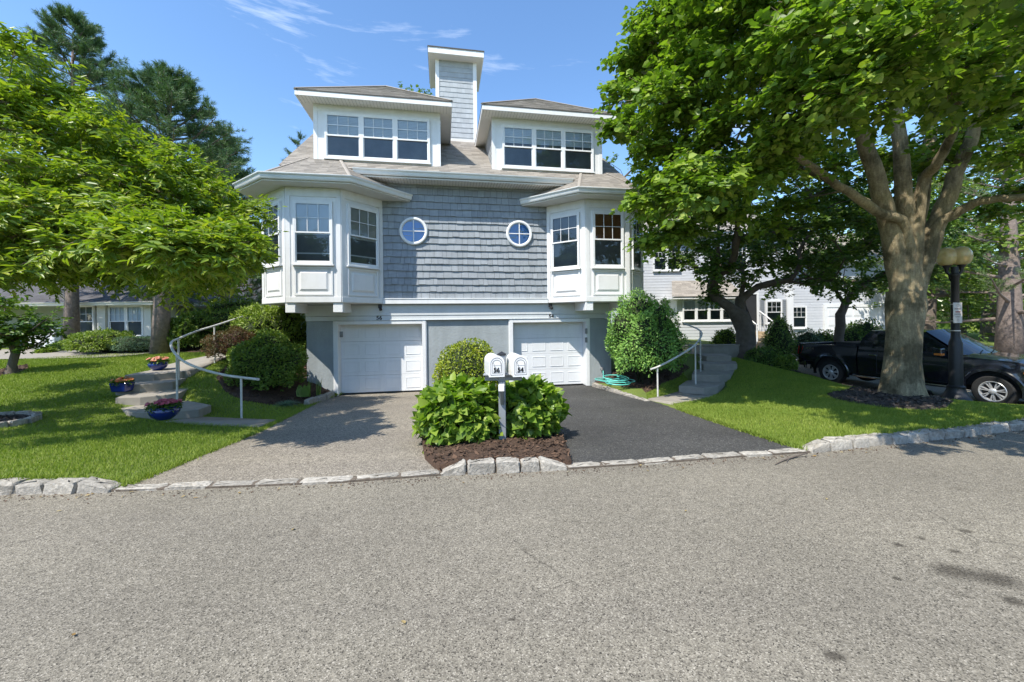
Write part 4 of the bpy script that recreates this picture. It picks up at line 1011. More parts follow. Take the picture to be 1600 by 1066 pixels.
M['lf_juni'] = leafmat('blue green juniper', [(.1, (0.070, 0.140, 0.084)), (.5, (0.140, 0.238, 0.140)), (.9, (0.252, 0.364, 0.224))], .2, .6)
M['needle'] = leafmat('pine needles', [(.1, (0.040, 0.085, 0.039)), (.5, (0.096, 0.174, 0.069)), (.9, (0.209, 0.309, 0.119))], .18, .5, .4, patch=.6, pscale=.9)
M['needle_lit'] = leafmat('light pine needles', [(.1, (0.070, 0.120, 0.043)), (.5, (0.132, 0.208, 0.072)), (.9, (0.229, 0.320, 0.115))], .25, .5, .4, patch=.6, pscale=.9)
M['petal_pink'] = leafmat('pink petal', [(.1, (.35, .05, .10)), (.5, (.55, .10, .16)), (.9, (.65, .25, .28))], .3, .5, tint=(1, .8, .8))
M['petal_salmon'] = leafmat('salmon petal', [(.1, (.5, .12, .08)), (.5, (.65, .26, .17)), (.9, (.75, .5, .35))], .3, .5, tint=(1, .8, .7))
M['petal_orange'] = leafmat('orange petal', [(.1, (.45, .08, .03)), (.5, (.6, .2, .06)), (.9, (.7, .4, .15))], .3, .5, tint=(1, .8, .5))

# ---- the big linden on the right lawn
bx, by = 8.95, 9.1; bz = gz(bx, by)
def lime_clumps():
    rg = np.random.default_rng(21); out = []
    # the skirt of the crown seen in the photo: [pixel x, pixel y, depth]
    hand = [(1000,40,9.5),(975,90,9.2),(960,150,9.0),(945,200,8.8),(960,260,8.8),(990,320,8.6),(1015,375,9.2),(1040,300,8.0),(1070,360,9.0),(1090,305,7.4),(1130,290,7.2),
            (1060,180,8.2),(1010,230,8.6),(1110,120,7.6),(1050,100,8.6),(1150,200,7.4),(1180,90,6.6),(1230,150,6.0),(1210,240,7.0),(1260,60,5.6),(1320,30,5.0),(1300,140,5.6),(1280,190,6.2),
            (1340,150,5.2),(1390,120,4.8),(1420,60,4.6),(1450,120,5.2),(1360,170,6.4),(1480,150,5.8),(1500,110,5.2),(1550,60,5.2),(1580,150,6.0),(1560,180,6.8),(1590,240,7.4),
            (1160,330,9.5),(1210,350,10.5),(1110,230,8.0),(1240,320,10.5),(1020,140,9.0),(1085,50,8.5),(1160,20,7.8),(1045,20,9.4),(1120,330,10.2),(985,200,9.6),(1560,330,12),(1590,300,11),
            (1000,280,9.4),(1035,240,9.3),(1075,270,9.6),(1010,330,9.6),(970,120,9.8),(1140,60,8.6),(1090,140,9.0),(1180,270,9.0),(1220,190,8.2),(1230,250,9.2),
            (1250,110,7.6),(1350,90,6.2),(1440,20,5.4),(1520,10,5.6),(1590,60,6.0)]
    def okpx(p, pad):
        x = 800+620*p[0]/p[1]; y = 498-620*(p[2]-1.75)/p[1]
        lim = np.interp(y, [-400, 0, 60, 120, 200, 250, 330, 420], [1040, 1000, 965, 945, 925, 955, 990, 1010]); return x > lim+pad
    for x, y, Y in hand:
        q = at(x+(26 if x < 1060 else 0), y, Y)
        if okpx(q, 30): out.append((*q, rg.uniform(.62, .9)))
    for q in ((3.6,2.8,4.7),(4.4,3.0,4.8),(5.2,3.2,4.8),(5.9,3.5,4.8),(4.8,2.6,5.0),(5.5,2.8,5.0),(6.4,3.9,4.9)): out.append((*q, .6))
    for p in ellip_pts((8.6, 9.0, 7.2), (6.4, 6.0, 5.4), 175, rg, .32, zmin=lambda p: 4.4+.75*min(1, max(0, p[0]-5.2)), mind=.82, keep=lambda p: p[0] > 2.6+abs(p[1]-9)*.3 and not (p[1] < 4.2) and p[1] < 12.0 and okpx(p, 55)):
        out.append((*p, rg.uniform(.8, 1.15)))
    # branch ends hanging over the road on the right
    for x, y, Y in ((1500,-60,3.6),(1600,-10,3.9),(1680,60,4.2),(1420,-120,3.6),(1720,160,5.0),(1560,-160,3.4),(1650,-200,4.0),(1800,-60,4.4)): out.append((*at(x, y, Y), .8))
    return out
LC = lime_clumps()
trunk = [(bx, by, bz-.15), (bx-.02, by, bz+.25), (bx-.01, by, bz+.8), (bx+.03, by, bz+1.5), (bx+.06, by, bz+2.1), (bx+.07, by, bz+2.4)]
def big_tree():
    rg = np.random.default_rng(5)
    t = thing('linden_tree', 'large street tree with thick forked pale trunk and broad leafy crown on the right lawn', 'tree', (bx, by, bz)); B = Vector((bx, by, bz))
    # hand-laid main limbs, each a list of (pixel x, pixel y, depth, radius)
    fork = Vector(trunk[4])
    limbs = [[(1403,415,9.1,.27),(1386,340,9.0,.23),(1364,260,8.9,.20),(1342,190,8.7,.17),(1315,105,8.4,.12),(1290,30,8.0,.09)],
             [(1418,390,9.1,.24),(1412,300,9.0,.20),(1405,220,8.9,.17),(1395,150,9.0,.14),(1380,60,9.2,.1)],
             [(1441,410,9.1,.26),(1468,340,9.0,.21),(1494,275,8.8,.18),(1523,205,8.4,.14),(1555,130,8.0,.10),(1590,50,7.6,.07)],
             [(1430,380,9.3,.2),(1440,300,9.6,.17),(1452,230,9.9,.15),(1460,150,10.2,.12),(1470,60,10.4,.08)],
             [(1415,360,8.9,.14),(1370,330,8.6,.12),(1310,290,8.2,.10),(1245,245,7.7,.075),(1190,205,7.3,.05)],
             [(1405,350,9.3,.13),(1350,315,9.8,.11),(1290,280,10.2,.09),(1220,250,10.4,.06),(1150,220,10.2,.04)],
             [(1455,370,9.0,.14),(1500,330,8.6,.12),(1545,312,8.2,.10),(1600,308,7.8,.08),(1660,290,7.4,.05)],
             [(1440,300,8.9,.14),(1462,260,8.5,.12),(1485,215,8.0,.10),(1500,150,7.2,.08),(1500,80,6.4,.06),(1510,0,5.6,.05)]]
    mb = MB(); nodes = []
    T = [Vector(p)-B for p in trunk]; rr = [.45, .37, .315, .31, .36, .32]
    # trunk with a fluted foot
    n = 28; vs = []
    for i, (p, r) in enumerate(zip(T, rr)):
        for j in range(n):
            a = 2*math.pi*j/n; fl = 1+.10*math.sin(5*a+.6)*max(0, 1-i*.33)+.04*math.sin(3*a+i)+.02*math.sin(9*a+i*2)
            vs.append(p+Vector((math.cos(a), math.sin(a), 0))*r*fl)
    mb.add(vs, [(i*n+j, i*n+(j+1) % n, (i+1)*n+(j+1) % n, (i+1)*n+j) for i in range(len(T)-1) for j in range(n)])
    N, par = [], []
    limb_nodes = []
    for L2 in limbs:
        P = [fork-B+Vector((0,0,-.25))]+[Vector(at(a, b_, c))-B for a, b_, c, _ in L2]; r_ = [.3]+[q[3] for q in L2]
        pts, rs = [], []
        for i in range(len(P)-1):
            p0, p1, p2, p3 = P[max(i-1,0)], P[i], P[i+1], P[min(i+2, len(P)-1)]
            for k in range(4):
                u = k/4; pts.append(.5*((2*p1)+(p2-p0)*u+(2*p0-5*p1+4*p2-p3)*u*u+(3*p1-p0-3*p2+p3)*u**3)+Vector(rg.normal(0, .012, 3))); rs.append((r_[i]*(1-u)+r_[i+1]*u)*.8)
        pts.append(P[-1]); rs.append(r_[-1]); mb.tube(pts, rs, 12)
        limb_nodes += [(p, r) for p, r in zip(pts[6:], rs[6:])]
    # secondary branches from the limbs to every clump
    pool = [(p, r) for p, r in limb_nodes]
    cl = Cloud()
    for c in sorted(LC, key=lambda c: min((Vector(c[:3])-B-p).length for p, _ in pool)):
        t_ = Vector(c[:3])-B; q, r = min(pool, key=lambda k: (t_-k[0]).length*(1 if k[0].z < t_.z+.3 else 1.5)+(.35 if k[1] < .016 else 0))
        d = t_-q; m1 = q+d*.35+Vector((0,0,.10*d.length))+Vector(rg.normal(0, .06, 3)); m2 = q+d*.7+Vector((0,0,.10*d.length))+Vector(rg.normal(0, .06, 3))
        r0 = min(r*.7, .018+.012*d.length); mb.tube([q, m1, m2, t_], [r0, r0*.75, r0*.5, .008], 6, cap=False)
        pool += [(m1, r0*.75), (m2, r0*.5), (t_, .01)]
    for c in LC:
        C = np.array(c[:3])-np.array(B); near = c[1] < 5.6
        o = unit(np.array(c[:3])-np.array((8.9, 9.0, 6.0)))*.5
        nt2, pr = (34, 21) if not near else (24, 16)
        s_ = .105 if not near else .092
        (V, Fq), (A, T_) = spray(C, c[3], nt2, pr, s_, s_*.92, 'heart', rg, up=.5, flat=.62, curl=.22, droop=.16, out=o, jit=.5, lsd=.34); cl.add(V, Fq)
        twig_mesh(mb, A[::2], T_[::3], .006, .003)
    mb.build('trunk', 'lime_bark', t, smooth='all'); cl.build('crown', 'lf_lime', t)
    return t
big_tree()

# ---- cherry tree leaning in from the left
rg = np.random.default_rng(31); CC = []
cx0, cy0 = -10.6, 5.7; cz0 = gz(cx0, cy0)
hand = [(20,90,6.5),(10,160,6.0),(60,210,6.3),(120,160,7.2),(150,210,7.0),(60,280,6.2),(110,290,6.6),(190,230,7.4),(230,250,7.4),(170,280,7.0),(270,250,7.8),(250,300,7.2),(300,320,7.4),
        (330,300,7.8),(350,350,7.6),(380,350,8.0),(395,385,8.0),(340,395,7.4),(290,370,7.0),(230,350,6.8),(170,340,6.4),(110,360,6.2),(50,350,5.8),(20,370,5.8),(90,390,6.2),(150,385,6.4),
        (210,385,6.8),(270,405,7.2),(320,430,7.6),(285,430,6.6),(10,250,5.6),(30,320,5.4),(70,150,6.8),(200,300,7.8),(140,250,7.8),(90,230,7.4),(390,330,8.6),(310,275,8.4),(360,410,7.9),(230,395,5.3),(285,392,5.6),(205,370,5.2),(310,415,6.2),(255,360,5.5),
        (60,390,6.8),(130,320,7.4),(40,190,7.2),(85,330,7.6),(240,330,8.4),(300,380,8.4),(-60,200,5.8),(-80,320,5.4),(-120,120,6.2),(-40,60,6.8),(-60,420,5.6),(-160,260,5.6),(-200,150,6.5),(-250,300,6.5)]
for x, y, Y in hand: CC.append((*at(x, y, Y), rg.uniform(.5, .78)))
for p in ellip_pts((-8.6, 6.8, 3.6), (3.6, 2.6, 2.0), 34, rg, .5, mind=.8, keep=lambda p: (800+620*p[0]/p[1]) < 360 and (498-620*(p[2]-1.75)/p[1]) > 130+max(0, (800+620*p[0]/p[1])-100)*.55 and 498-620*(p[2]-1.75)/p[1] < 395): CC.append((*p, rg.uniform(.55, .8)))
for x, y, Y in ((385,395,6.0),(365,375,5.3),(350,405,5.6),(320,400,5.0),(375,410,6.8),(300,385,4.9),(260,380,4.7),(335,370,6.2),(220,360,4.8),(290,400,5.8),(390,380,6.6),(340,390,5.0),(300,360,5.2),(250,395,5.2),(190,385,4.8),(150,370,5.0),(270,410,6.0),(355,360,6.8),(310,415,6.4),(40,405,6.2),(95,412,6.6),(160,415,6.8),(215,415,7.0),(20,420,5.6),(130,425,7.4),(250,420,7.4),(70,428,7.2),(185,428,7.6),(300,428,7.6)): CC.append((*at(x, y, Y), .42))
broadleaf('cherry_tree', 'cherry tree with long low branches and drooping yellow green leaves, left of the house', 'tree', (cx0, cy0, cz0),
    [(cx0, cy0, cz0-.1), (cx0+.05, cy0, cz0+.4), (cx0+.15, cy0+.05, cz0+.9), (cx0+.3, cy0+.1, cz0+1.4), (cx0+.5, cy0+.15, cz0+1.8)], CC, 'lf_cherry', 'cherry_bark',
    .105, .043, 'lance', 34, 24, 8, tip=.007, trunk_r=.2, up=.3, flat=.85, curl=.3, droop=.16, jit=.55, lsd=.33)

# ---- trees in front of the right neighbour house
def crown(c, r, n, seed, mind=.6, zmin=None, keep=None, shell=.45):
    return [tuple(p) for p in ellip_pts(c, r, n, np.random.default_rng(seed), shell, zmin=zmin, mind=mind, keep=keep)]
tx, ty = at(1165, 540, 15.0)[:2]; tz = gz(tx, ty)
cl_ = [(*p, .8) for p in crown((tx+.3, ty-.6, 5.2), (4.9, 3.2, 2.9), 84, 41, .75, zmin=lambda p: 2.3+.12*abs(p[0]-tx))]
broadleaf('shade_tree', 'dark multi stemmed tree with thick trunk above the right garden steps', 'tree', (tx, ty, tz),
    [(tx, ty, tz-.1), (tx, ty, tz+.3), (tx+.02, ty, tz+.75), (tx, ty, tz+1.15)], cl_, 'lf_dark', 'dark_bark', .135, .085, 'ovate', 20, 18, 42, tip=.014, trunk_r=.33, step=.5, droop=.12)
tx2, ty2 = at(1308, 535, 16.5)[:2]; tz2 = gz(tx2, ty2)
cl_ = [(*p, .75) for p in crown((tx2+.3, ty2-.3, 4.3), (4.2, 2.6, 2.2), 66, 43, .7, zmin=lambda p: 2.2+.16*abs(p[0]-tx2))]
broadleaf('shade_tree', 'small low branching tree growing behind the bed of the black truck', 'tree', (tx2, ty2, tz2),
    [(tx2, ty2, tz2-.1), (tx2-.02, ty2, tz2+.3), (tx2-.05, ty2, tz2+.6)], cl_, 'lf_dark', 'dark_bark', .13, .08, 'ovate', 20, 17, 44, tip=.012, trunk_r=.17, step=.45, droop=.15)

# ---- pines
def pine(name, label, base, H, r, seed, mat='needle', group=None, nb=46, tw=11, nd=46, nl=.15, start=.28, trunk_r=.2, lean=(0, 0), keep=None):
    rg = np.random.default_rng(seed); t = thing(name, label, 'tree', base, 0, group); mb = MB(); A, D = [], []
    top = Vector((lean[0], lean[1], H)); mb.tube([(0,0,-.2), top*.15, top*.4, top*.7, top*.95], [trunk_r*1.25, trunk_r, trunk_r*.75, trunk_r*.4, .03], 10)
    for i in range(nb):
        k = start+(1-start)*((i+.5)/nb)**.9; p = top*k; a = i*2.399+rg.normal(0, .35)
        l = r*(1-((k-start)/(1-start))**1.35)*rg.uniform(.75, 1.1)+.25; rise = rg.uniform(-.05, .25)+.6*((k-start)/(1-start))
        d = Vector((math.cos(a), math.sin(a), rise)); e = p+d*l
        if keep and not keep(e+Vector(base)): l *= .55; e = p+d*l
        m = p+d*l*.55+Vector((0,0,-.06*l)); mb.tube([p, m, e], [.02+.018*l, .015+.008*l, .008], 5, cap=False)
        for j in range(tw):
            u = .3+.7*(j+rg.random())/tw; q = p*(1-u)**2+m*2*u*(1-u)+e*u*u; b_ = a+rg.choice([-1, 1])*rg.uniform(.3, 1.1)
            s = rg.uniform(.25, .6)*(.6+.25*l)*(1.15-u*.4); w = Vector((math.cos(b_), math.sin(b_), rg.uniform(.1, .7)+.5*(k > .9)))
            f = q+w*s; mb.tube([q, f], [.010, .006], 3, cap=False)
            for v in np.linspace(.25, 1, 3): A.append(tuple(q+(f-q)*float(v))); D.append(tuple(w.normalized()))
    A, D = np.array(A), np.array(D); n = len(A)*nd//3
    ii = rg.integers(0, len(A), n); P = A[ii]+rg.normal(0, .03, (n, 3)); dirs = unit(D[ii]*.8+rg.normal(0, .55, (n, 3)))
    s = unit(np.cross(dirs, rg.normal(0, 1, (n, 3)))); ln = nl*rg.uniform(.7, 1.25, (n, 1)); wd = .0075
    V = np.stack([P-s*wd, P+s*wd, P+dirs*ln+s*wd*.3, P+dirs*ln-s*wd*.3], 1).reshape(-1, 3)
    mb.build('trunk', 'pine_bark', t, smooth='all'); npmesh('crown', V, np.arange(4*n).reshape(-1, 4), mat, t)
    return t
px0, py0 = at(250, 548, 14.2)[:2]
pine('pine_tree', 'tall pine whose bare trunk rises behind the left lawn', (px0, py0, gz(px0, py0)), 9.6, 4.1, 51, nb=110, tw=16, nd=80, start=.27, trunk_r=.25, lean=(.5, 0))
px1, py1 = at(112, 560, 16.5)[:2]
pine('pine_tree', 'tallest pine, its spiky top reaching furthest up at the far left', (px1, py1, gz(px1, py1)), 13.6, 4.3, 52, nb=105, tw=15, nd=76, start=.25, trunk_r=.22, lean=(.2, 0))
px2, py2 = at(352, 520, 19.0)[:2]
pine('pine_tree', 'dark pine directly beside the left bay, behind the blue gable wall', (px2, py2, gz(px2, py2)), 9.4, 3.2, 53, nb=90, tw=15, nd=76, start=.08, trunk_r=.2)
px4, py4 = at(470, 400, 30.0)[:2]
pine('pine_tree', 'far pine showing just above the left slope of the main roof', (px4, py4, .8), 14.6, 3.0, 54, nb=40, tw=9, nd=40, nl=.2, start=.3)
px5, py5 = at(1578, 545, 19.0)[:2]
pine('pine_tree', 'pale green pine with thick trunk behind the hood of the truck', (px5, py5, gz(px5, py5)), 12.5, 4.2, 55, 'needle_lit', nb=54, tw=12, nd=52, start=.12, trunk_r=.42)

# ---- woods behind
def woods_tree(label, px_, Y, top_y, w, mat, seed, name='broadleaf_tree', low=.25, L_=.22, group='trees in the background', n=46, den=(12, 12)):
    x, y, _ = at(px_, 500, Y); z = gz(x, y); H = at(px_, top_y, Y)[2]-z; rx = w*Y/620/2
    c = (x, y, z+H*(.5+low/2)); r = (rx, rx*.8, H*(.5-low/2))
    C_ = [(*p, rx*.26+.25) for p in crown(c, r, n, seed, rx*.22, shell=.5)]
    return broadleaf(name, label, 'tree', (x, y, z), [(x, y, z-.2), (x, y, z+H*.12), (x+.1, y, z+H*.28), (x, y, z+H*.45)], C_, mat, 'dark_bark', L_, L_*.62, 'ovate', den[0], den[1], seed, group, tip=.02, trunk_r=.02*H+.05, step=.9)
woods_tree('broad green tree filling the gap between the big street tree and the lamp', 1452, 22, 250, 260, 'lf_mid', 61, low=.1)
woods_tree('light green tree behind the far right pine, above the truck windscreen', 1545, 27, 200, 330, 'lf_pale', 62, low=.05)
woods_tree('dark tree at the right end of the neighbour house, behind the street tree trunk', 1375, 27, 180, 260, 'lf_dark', 63, low=.15)
woods_tree('bright green tree far behind the right neighbour house, left of the thick dark trunk', 1080, 34, 260, 200, 'lf_mid', 64, low=.3)
woods_tree('leafy treetop showing beside the chimney, behind the ridge', 672, 36, 112, 130, 'lf_mid', 65, low=.5, n=30)
woods_tree('leafy treetop behind the right dormer, beside the street tree crown', 985, 32, 215, 120, 'lf_mid', 66, low=.3, n=30)
woods_tree('pale green tree behind the blue gable of the left neighbour house', 335, 30, 385, 230, 'lf_pale', 67, low=.05)
woods_tree('bright green tree at the far left, behind the brown garage door', 60, 26, 330, 250, 'lf_pale', 68, low=.1)
woods_tree('mid green tree at the far left, behind the tallest pine', 160, 33, 300, 240, 'lf_mid', 69, low=.1)
woods_tree('dark green tree at the right edge, behind the truck hood', 1680, 24, 150, 300, 'lf_mid', 70, low=.1)
woods_tree('pale sunlit tree directly behind the lamp post, beyond the parking lot', 1500, 31, 300, 190, 'lf_pale', 72, low=.02, n=60)
woods_tree('bright green tree at the far right edge, low behind the truck bonnet', 1600, 36, 330, 220, 'lf_pale', 73, low=.02, n=60)
woods_tree('dark small leaved ornamental tree over the brown garage door', 18, 10.6, 468, 100, 'lf_dark', 71, name='ornamental_tree', low=.3, L_=.10, group=None, n=26)

# far woods all round, one mass
def far_woods():
    rg = np.random.default_rng(77); cl = Cloud(); n = 60000; a = rg.uniform(0, 2*np.pi, n); q = 62+rg.normal(0, 4.0, n)
    top = 8.5+2.2*np.sin(a*7+1)+1.8*np.sin(a*17+2)+1.3*np.sin(a*41)+.9*np.sin(a*83+1); top = top*(1-.35*(np.sin(a) > .85))
    z = top*(1-rg.random(n)**1.6*.98); P = np.stack([np.cos(a)*q, 8+np.sin(a)*q, z+.2], -1); d = rg.normal(0, 1, (n, 3)); nm = np.stack([-np.cos(a)*.4, -np.sin(a)*.4, np.full(n, .7)], -1)+rg.normal(0, .5, (n, 3))
    cl.add(*leaves(P, d, nm, rg.uniform(.7, 1.5, n), rg.uniform(.5, .9, n), 'ovate', .2, .2)); return cl.build('distant_woods', 'lf_mid')
tag(far_woods(), 'belt of distant green woods beyond the houses', kind='stuff')
# ------------------------------------------------------------------ neighbour houses
M['pale_lap'] = plain('pale grey lap siding', (.56, .58, .61), .7, .05, 6, bmp=.1, bscale=50, island=.08)
M['blue_lap'] = plain('blue grey lap siding', (.30, .37, .43), .7, .06, 6, bmp=.1, bscale=50, island=.10)
M['dark_roof'] = plain('dark grey roof shingle', (.12, .115, .12), .9, .12, 40, bmp=.4, bscale=120, island=.35)
M['brown_door'] = plain('brown garage door', (.20, .075, .035), .55, .15, 3)
M['cream'] = plain('cream painted trim', (.70, .69, .62), .55, .04, 2)
M['brick'] = plain('tan stone steps', (.40, .31, .2), .9, .2, 6, bmp=.4)
def lap_wall(mb, A, B, z0, z1, mi, back, expo=.16):
    q = [(A[0], A[1], z0), (B[0], B[1], z0), (B[0], B[1], z1), (A[0], A[1], z1)]; courses(mb, q, expo, 3.2, .014, .15, 0, mi=mi, back=back)
nb = thing('neighbour_house', 'single storey neighbour house with canted window bay and blue gable wing, far left', 'house', (-18.0, 17.5, .35)); O = Vector((-18.0, 17.5, .35))
class NB(MB):
    def done(s, name, mats, parent, O, **k): s.v = [(a-O.x, b-O.y, c-O.z) for a, b, c in s.v]; return s.build(name, mats, parent, **k)
b = NB(); b.box(-27, -16.05, 18.7, 24.5, .1, 2.62, 0)
b.prism([(-19.9, 18.8), (-19.9, 17.7), (-18.1, 17.4), (-17.85, 17.5), (-16.1, 17.5), (-15.9, 17.8), (-15.9, 18.8)], .1, 2.62, 1)
lap_wall(b, (-27, 18.68), (-19.9, 18.68), .4, 2.62, 0, 0); b.box(-16.3, -15.88, 17.44, 17.6, .3, 2.62, 1); b.box(-18.15, -17.8, 17.36, 17.6, .3, 2.62, 1)
b.box(-19.95, -15.85, 17.34, 17.5, .3, 1.0, 1)
b.done('wall', ['lap', 'cream'], nb, O)
b = NB(); zr = 2.66
e0, e1, e2, e3 = (-27.5, 17.0, zr), (-15.4, 17.0, zr), (-15.4, 25, zr), (-27.5, 25, zr); r0, r1 = (-24, 21, 4.6), (-18.6, 21, 4.6)
for q in ([e0, e1, r1, r0], [e1, e2, r1], [e2, e3, r0, r1], [e3, e0, r0]): courses(b, q, .16, .34, .012, .3, .004, back=0)
b.done('roof', 'dark_roof', nb, O)
b = NB(); sweep(b, [(-27.5, 17.0), (-15.4, 17.0), (-15.4, 25)], [(o_, z+zr-.16) for o_, z in GUT]); b.box(-27.4, -15.45, 17.05, 25, zr-.10, zr-.05); b.done('gutter', 'cream', nb, O)
window(nb, (-19.0-O.x, 17.52-O.y, 1.1), -.165, 1.5, 1.45, 1, (4, 2), zo=O.z, upper='screen', lower='screen')
window(nb, (-16.97-O.x, 17.5-O.y, 1.12), 0, 1.55, 1.40, 2, (3, 2), zo=O.z, blind=('white', .5, .06), lower='screen')
b = NB(); b.box(-22.9, -21.35, 18.55, 18.66, .3, 1.5, 0)
for i in range(4): b.box(-22.85, -21.4, 18.53, 18.56, .36+i*.28, .60+i*.28, 0)
b.box(-21.35, -21.05, 18.5, 18.7, .3, 1.6, 1); b.done('garage_door', ['brown_door', 'cream'], nb, O)
b = NB(); b.box(-21.5, -14.95, 22.05, 30, .2, 2.5, 0)
gp = [(-21.5, 22.02, .4), (-14.95, 22.02, .4), (-14.95, 22.02, 2.5), (-18.2, 22.02, 4.75), (-21.5, 22.02, 2.5)]
courses(b, gp, .17, 3.2, .014, .15, 0, mi=0, back=0)
b.extr([(-21.5, 22.06, 2.5), (-14.95, 22.06, 2.5), (-18.2, 22.06, 4.72)], (0, 7.9, 0), 0)
b.done('gable_wing', 'blue_lap', nb, O)
b = NB()
for sx_ in (-1, 1):
    xe = -18.22+sx_*3.7; q = [(xe, 21.6, 2.22), (xe, 30.3, 2.22), (-18.22, 30.3, 4.82), (-18.22, 21.6, 4.82)]
    if sx_ < 0: q = q[::-1]
    courses(b, q, .2, .4, .012, .3, .004, back=0)
    b.extr([(xe, 21.58, 2.20), (-18.22, 21.58, 4.80), (-18.22, 21.58, 4.58), (xe, 21.58, 1.98)], (0, .12, 0), 1)
b.done('gable_roof', ['dark_roof', 'white'], nb, O)
window(nb, (-17.0-O.x, 22.0-O.y, 1.45), 0, 1.0, .75, 1, (4, 2), zo=O.z, upper='screen', lower='screen')
b = NB(); b.box(-15.8, -15.7, 18.1, 18.3, .6, 1.9); b.done('downpipe', 'white', nb, O)
fn = thing('board_fence', 'white vertical board fence beside the brown garage door, far left', 'fence', (-20.3, 17.3, .4)); O2 = Vector((-20.3, 17.3, .4))
b = NB(); k = 15
for i in range(k):
    u0, u1 = i/k, (i+.93)/k; p0 = Vector((-21.0, 17.4)).lerp(Vector((-19.85, 17.2)), u0); p1 = Vector((-21.0, 17.4)).lerp(Vector((-19.85, 17.2)), u1)
    b.prism([(p0.x, p0.y), (p1.x, p1.y), (p1.x, p1.y+.03), (p0.x, p0.y+.03)], .2, 1.42)
b.done('boards', 'white', fn, O2)
b = NB(); b.box(-21.15, -20.98, 17.32, 17.5, .1, 1.5); b.done('post', 'white', fn, O2)
b = NB(); b.extr([(-21.0, 17.36, 1.42), (-19.85, 17.16, 1.42), (-19.85, 17.26, 1.42), (-21.0, 17.46, 1.42)], (0, 0, .06)); b.done('cap_rail', 'white', fn, O2)

nr = thing('neighbour_house', 'pale two storey neighbour house with sunroom windows behind the shade trees, right', 'house', (11, 22, .5)); O = Vector((11, 22, .5))
b = NB(); b.box(6.5, 15.4, 22.05, 30, .2, 6.4, 0)
lap_wall(b, (6.5, 22.02), (15.4, 22.02), .5, 6.4, 0, 0)
b.box(15.2, 15.55, 21.9, 22.2, .3, 6.4, 1); b.box(6.45, 6.7, 21.95, 22.1, .3, 6.4, 1)
b.box(15.5, 23.5, 23.05, 30, -.2, 5.0, 0); lap_wall(b, (15.5, 23.02), (23.5, 23.02), -.2, 5.0, 0, 0)
b.done('wall', ['pale_lap', 'white'], nr, O)
b = NB()
for q in ([(6, 21.5, 6.35), (15.9, 21.5, 6.35), (13.5, 26, 9.2), (8.5, 26, 9.2)], [(15.9, 21.5, 6.35), (15.9, 30.5, 6.35), (13.5, 26, 9.2)], [(6, 30.5, 6.35), (6, 21.5, 6.35), (8.5, 26, 9.2)],
          [(15.3, 22.5, 4.95), (24, 22.5, 4.95), (24, 26.5, 7.2), (15.3, 26.5, 7.2)]): courses(b, q, .2, .4, .012, .3, .004, back=0)
b.box(6.05, 15.85, 21.55, 30, 6.22, 6.33, 1); b.box(15.9, 23.95, 22.55, 30, 4.82, 4.93, 1)
b.done('roof', ['roof', 'white'], nr, O)
b = NB(); b.prism([(8.6, 22.1), (8.6, 20.7), (11.7, 20.7), (12.3, 21.3), (12.3, 22.1)], .2, 2.75, 0)
lap_wall(b, (8.6, 20.68), (11.7, 20.68), .4, 1.45, 1, 1)
q = [(8.2, 20.3, 2.78), (12.0, 20.3, 2.78), (12.0, 22.03, 3.75), (8.9, 22.03, 3.75)]; courses(b, q, .15, .34, .012, .3, .004, mi=2, back=2)
courses(b, [(12.0, 20.3, 2.78), (12.8, 21.2, 2.78), (12.8, 22.03, 2.78), (12.0, 22.03, 3.75)], .15, .34, .012, .3, .004, mi=2, back=2)
b.box(8.25, 12.0, 20.34, 22, 2.66, 2.76, 0)
b.done('sunroom', ['white', 'pale_lap', 'roof'], nr, O)
window(nr, (10.25-O.x, 20.68-O.y, 1.5), 0, 2.75, 1.18, 4, (3, 2), zo=O.z, blind=('white', .5, .07), lower='screen', upper='screen')
window(nr, (12.3-O.x, 22.0-O.y, 4.3), 0, 1.5, 1.4, 2, (3, 2), zo=O.z, upper='screen', lower='screen')
window(nr, (8.6-O.x, 22.0-O.y, 4.3), 0, 1.5, 1.4, 2, (3, 2), zo=O.z, upper='screen', lower='screen')
window(nr, (14.5-O.x, 22.0-O.y, 1.3), 0, .9, 1.3, 1, (3, 2), zo=O.z, upper='screen', lower='screen')
window(nr, (16.6-O.x, 23.0-O.y, 1.0), 0, .9, 1.3, 1, (3, 2), zo=O.z, upper='screen', lower='screen')
for a_, c_ in ((13.75, 13.98), (15.0, 15.18)):
    b = NB(); b.box(a_, c_, 21.95, 22.0, 1.28, 2.65)
    for i in range(12): b.box(a_+.03, c_-.03, 21.93, 21.96, 1.33+i*.11, 1.41+i*.11)
    b.done('shutter', 'post_grey', nr, O)
b = NB(); b.box(12.75, 13.55, 21.97, 22.0, .95, 2.95, 0); b.box(12.65, 12.75, 21.93, 22.0, .95, 3.05, 1); b.box(13.55, 13.65, 21.93, 22.0, .95, 3.05, 1); b.box(12.75, 13.55, 21.93, 22.0, 2.95, 3.05, 1); b.done('front_door', ['dark', 'white'], nr, O)
b = NB(); b.box(18.2, 21.2, 22.95, 23.0, -.1, 2.2, 0); b.box(18.05, 18.2, 22.92, 23.02, -.1, 2.35, 1); b.box(21.2, 21.35, 22.92, 23.02, -.1, 2.35, 1); b.box(18.2, 21.2, 22.92, 23.02, 2.2, 2.35, 1)
for j in range(4):
    for i in range(4): b.box(18.3+i*.73, 18.9+i*.73, 22.93, 22.96, .02+j*.56, .40+j*.56, 0)
b.done('garage_door', ['garage', 'white'], nr, O)
es = thing('entry_steps', 'tan entry steps with white railing at the front door of the right neighbour house', 'steps', (13.1, 21.2, .3)); O3 = Vector((13.1, 21.2, .3))
for i in range(4): b = NB(); b.box(12.6, 13.7, 20.4+i*.35, 21.95, .1, .42+i*.16); b.done('step', 'brick', es, O3)
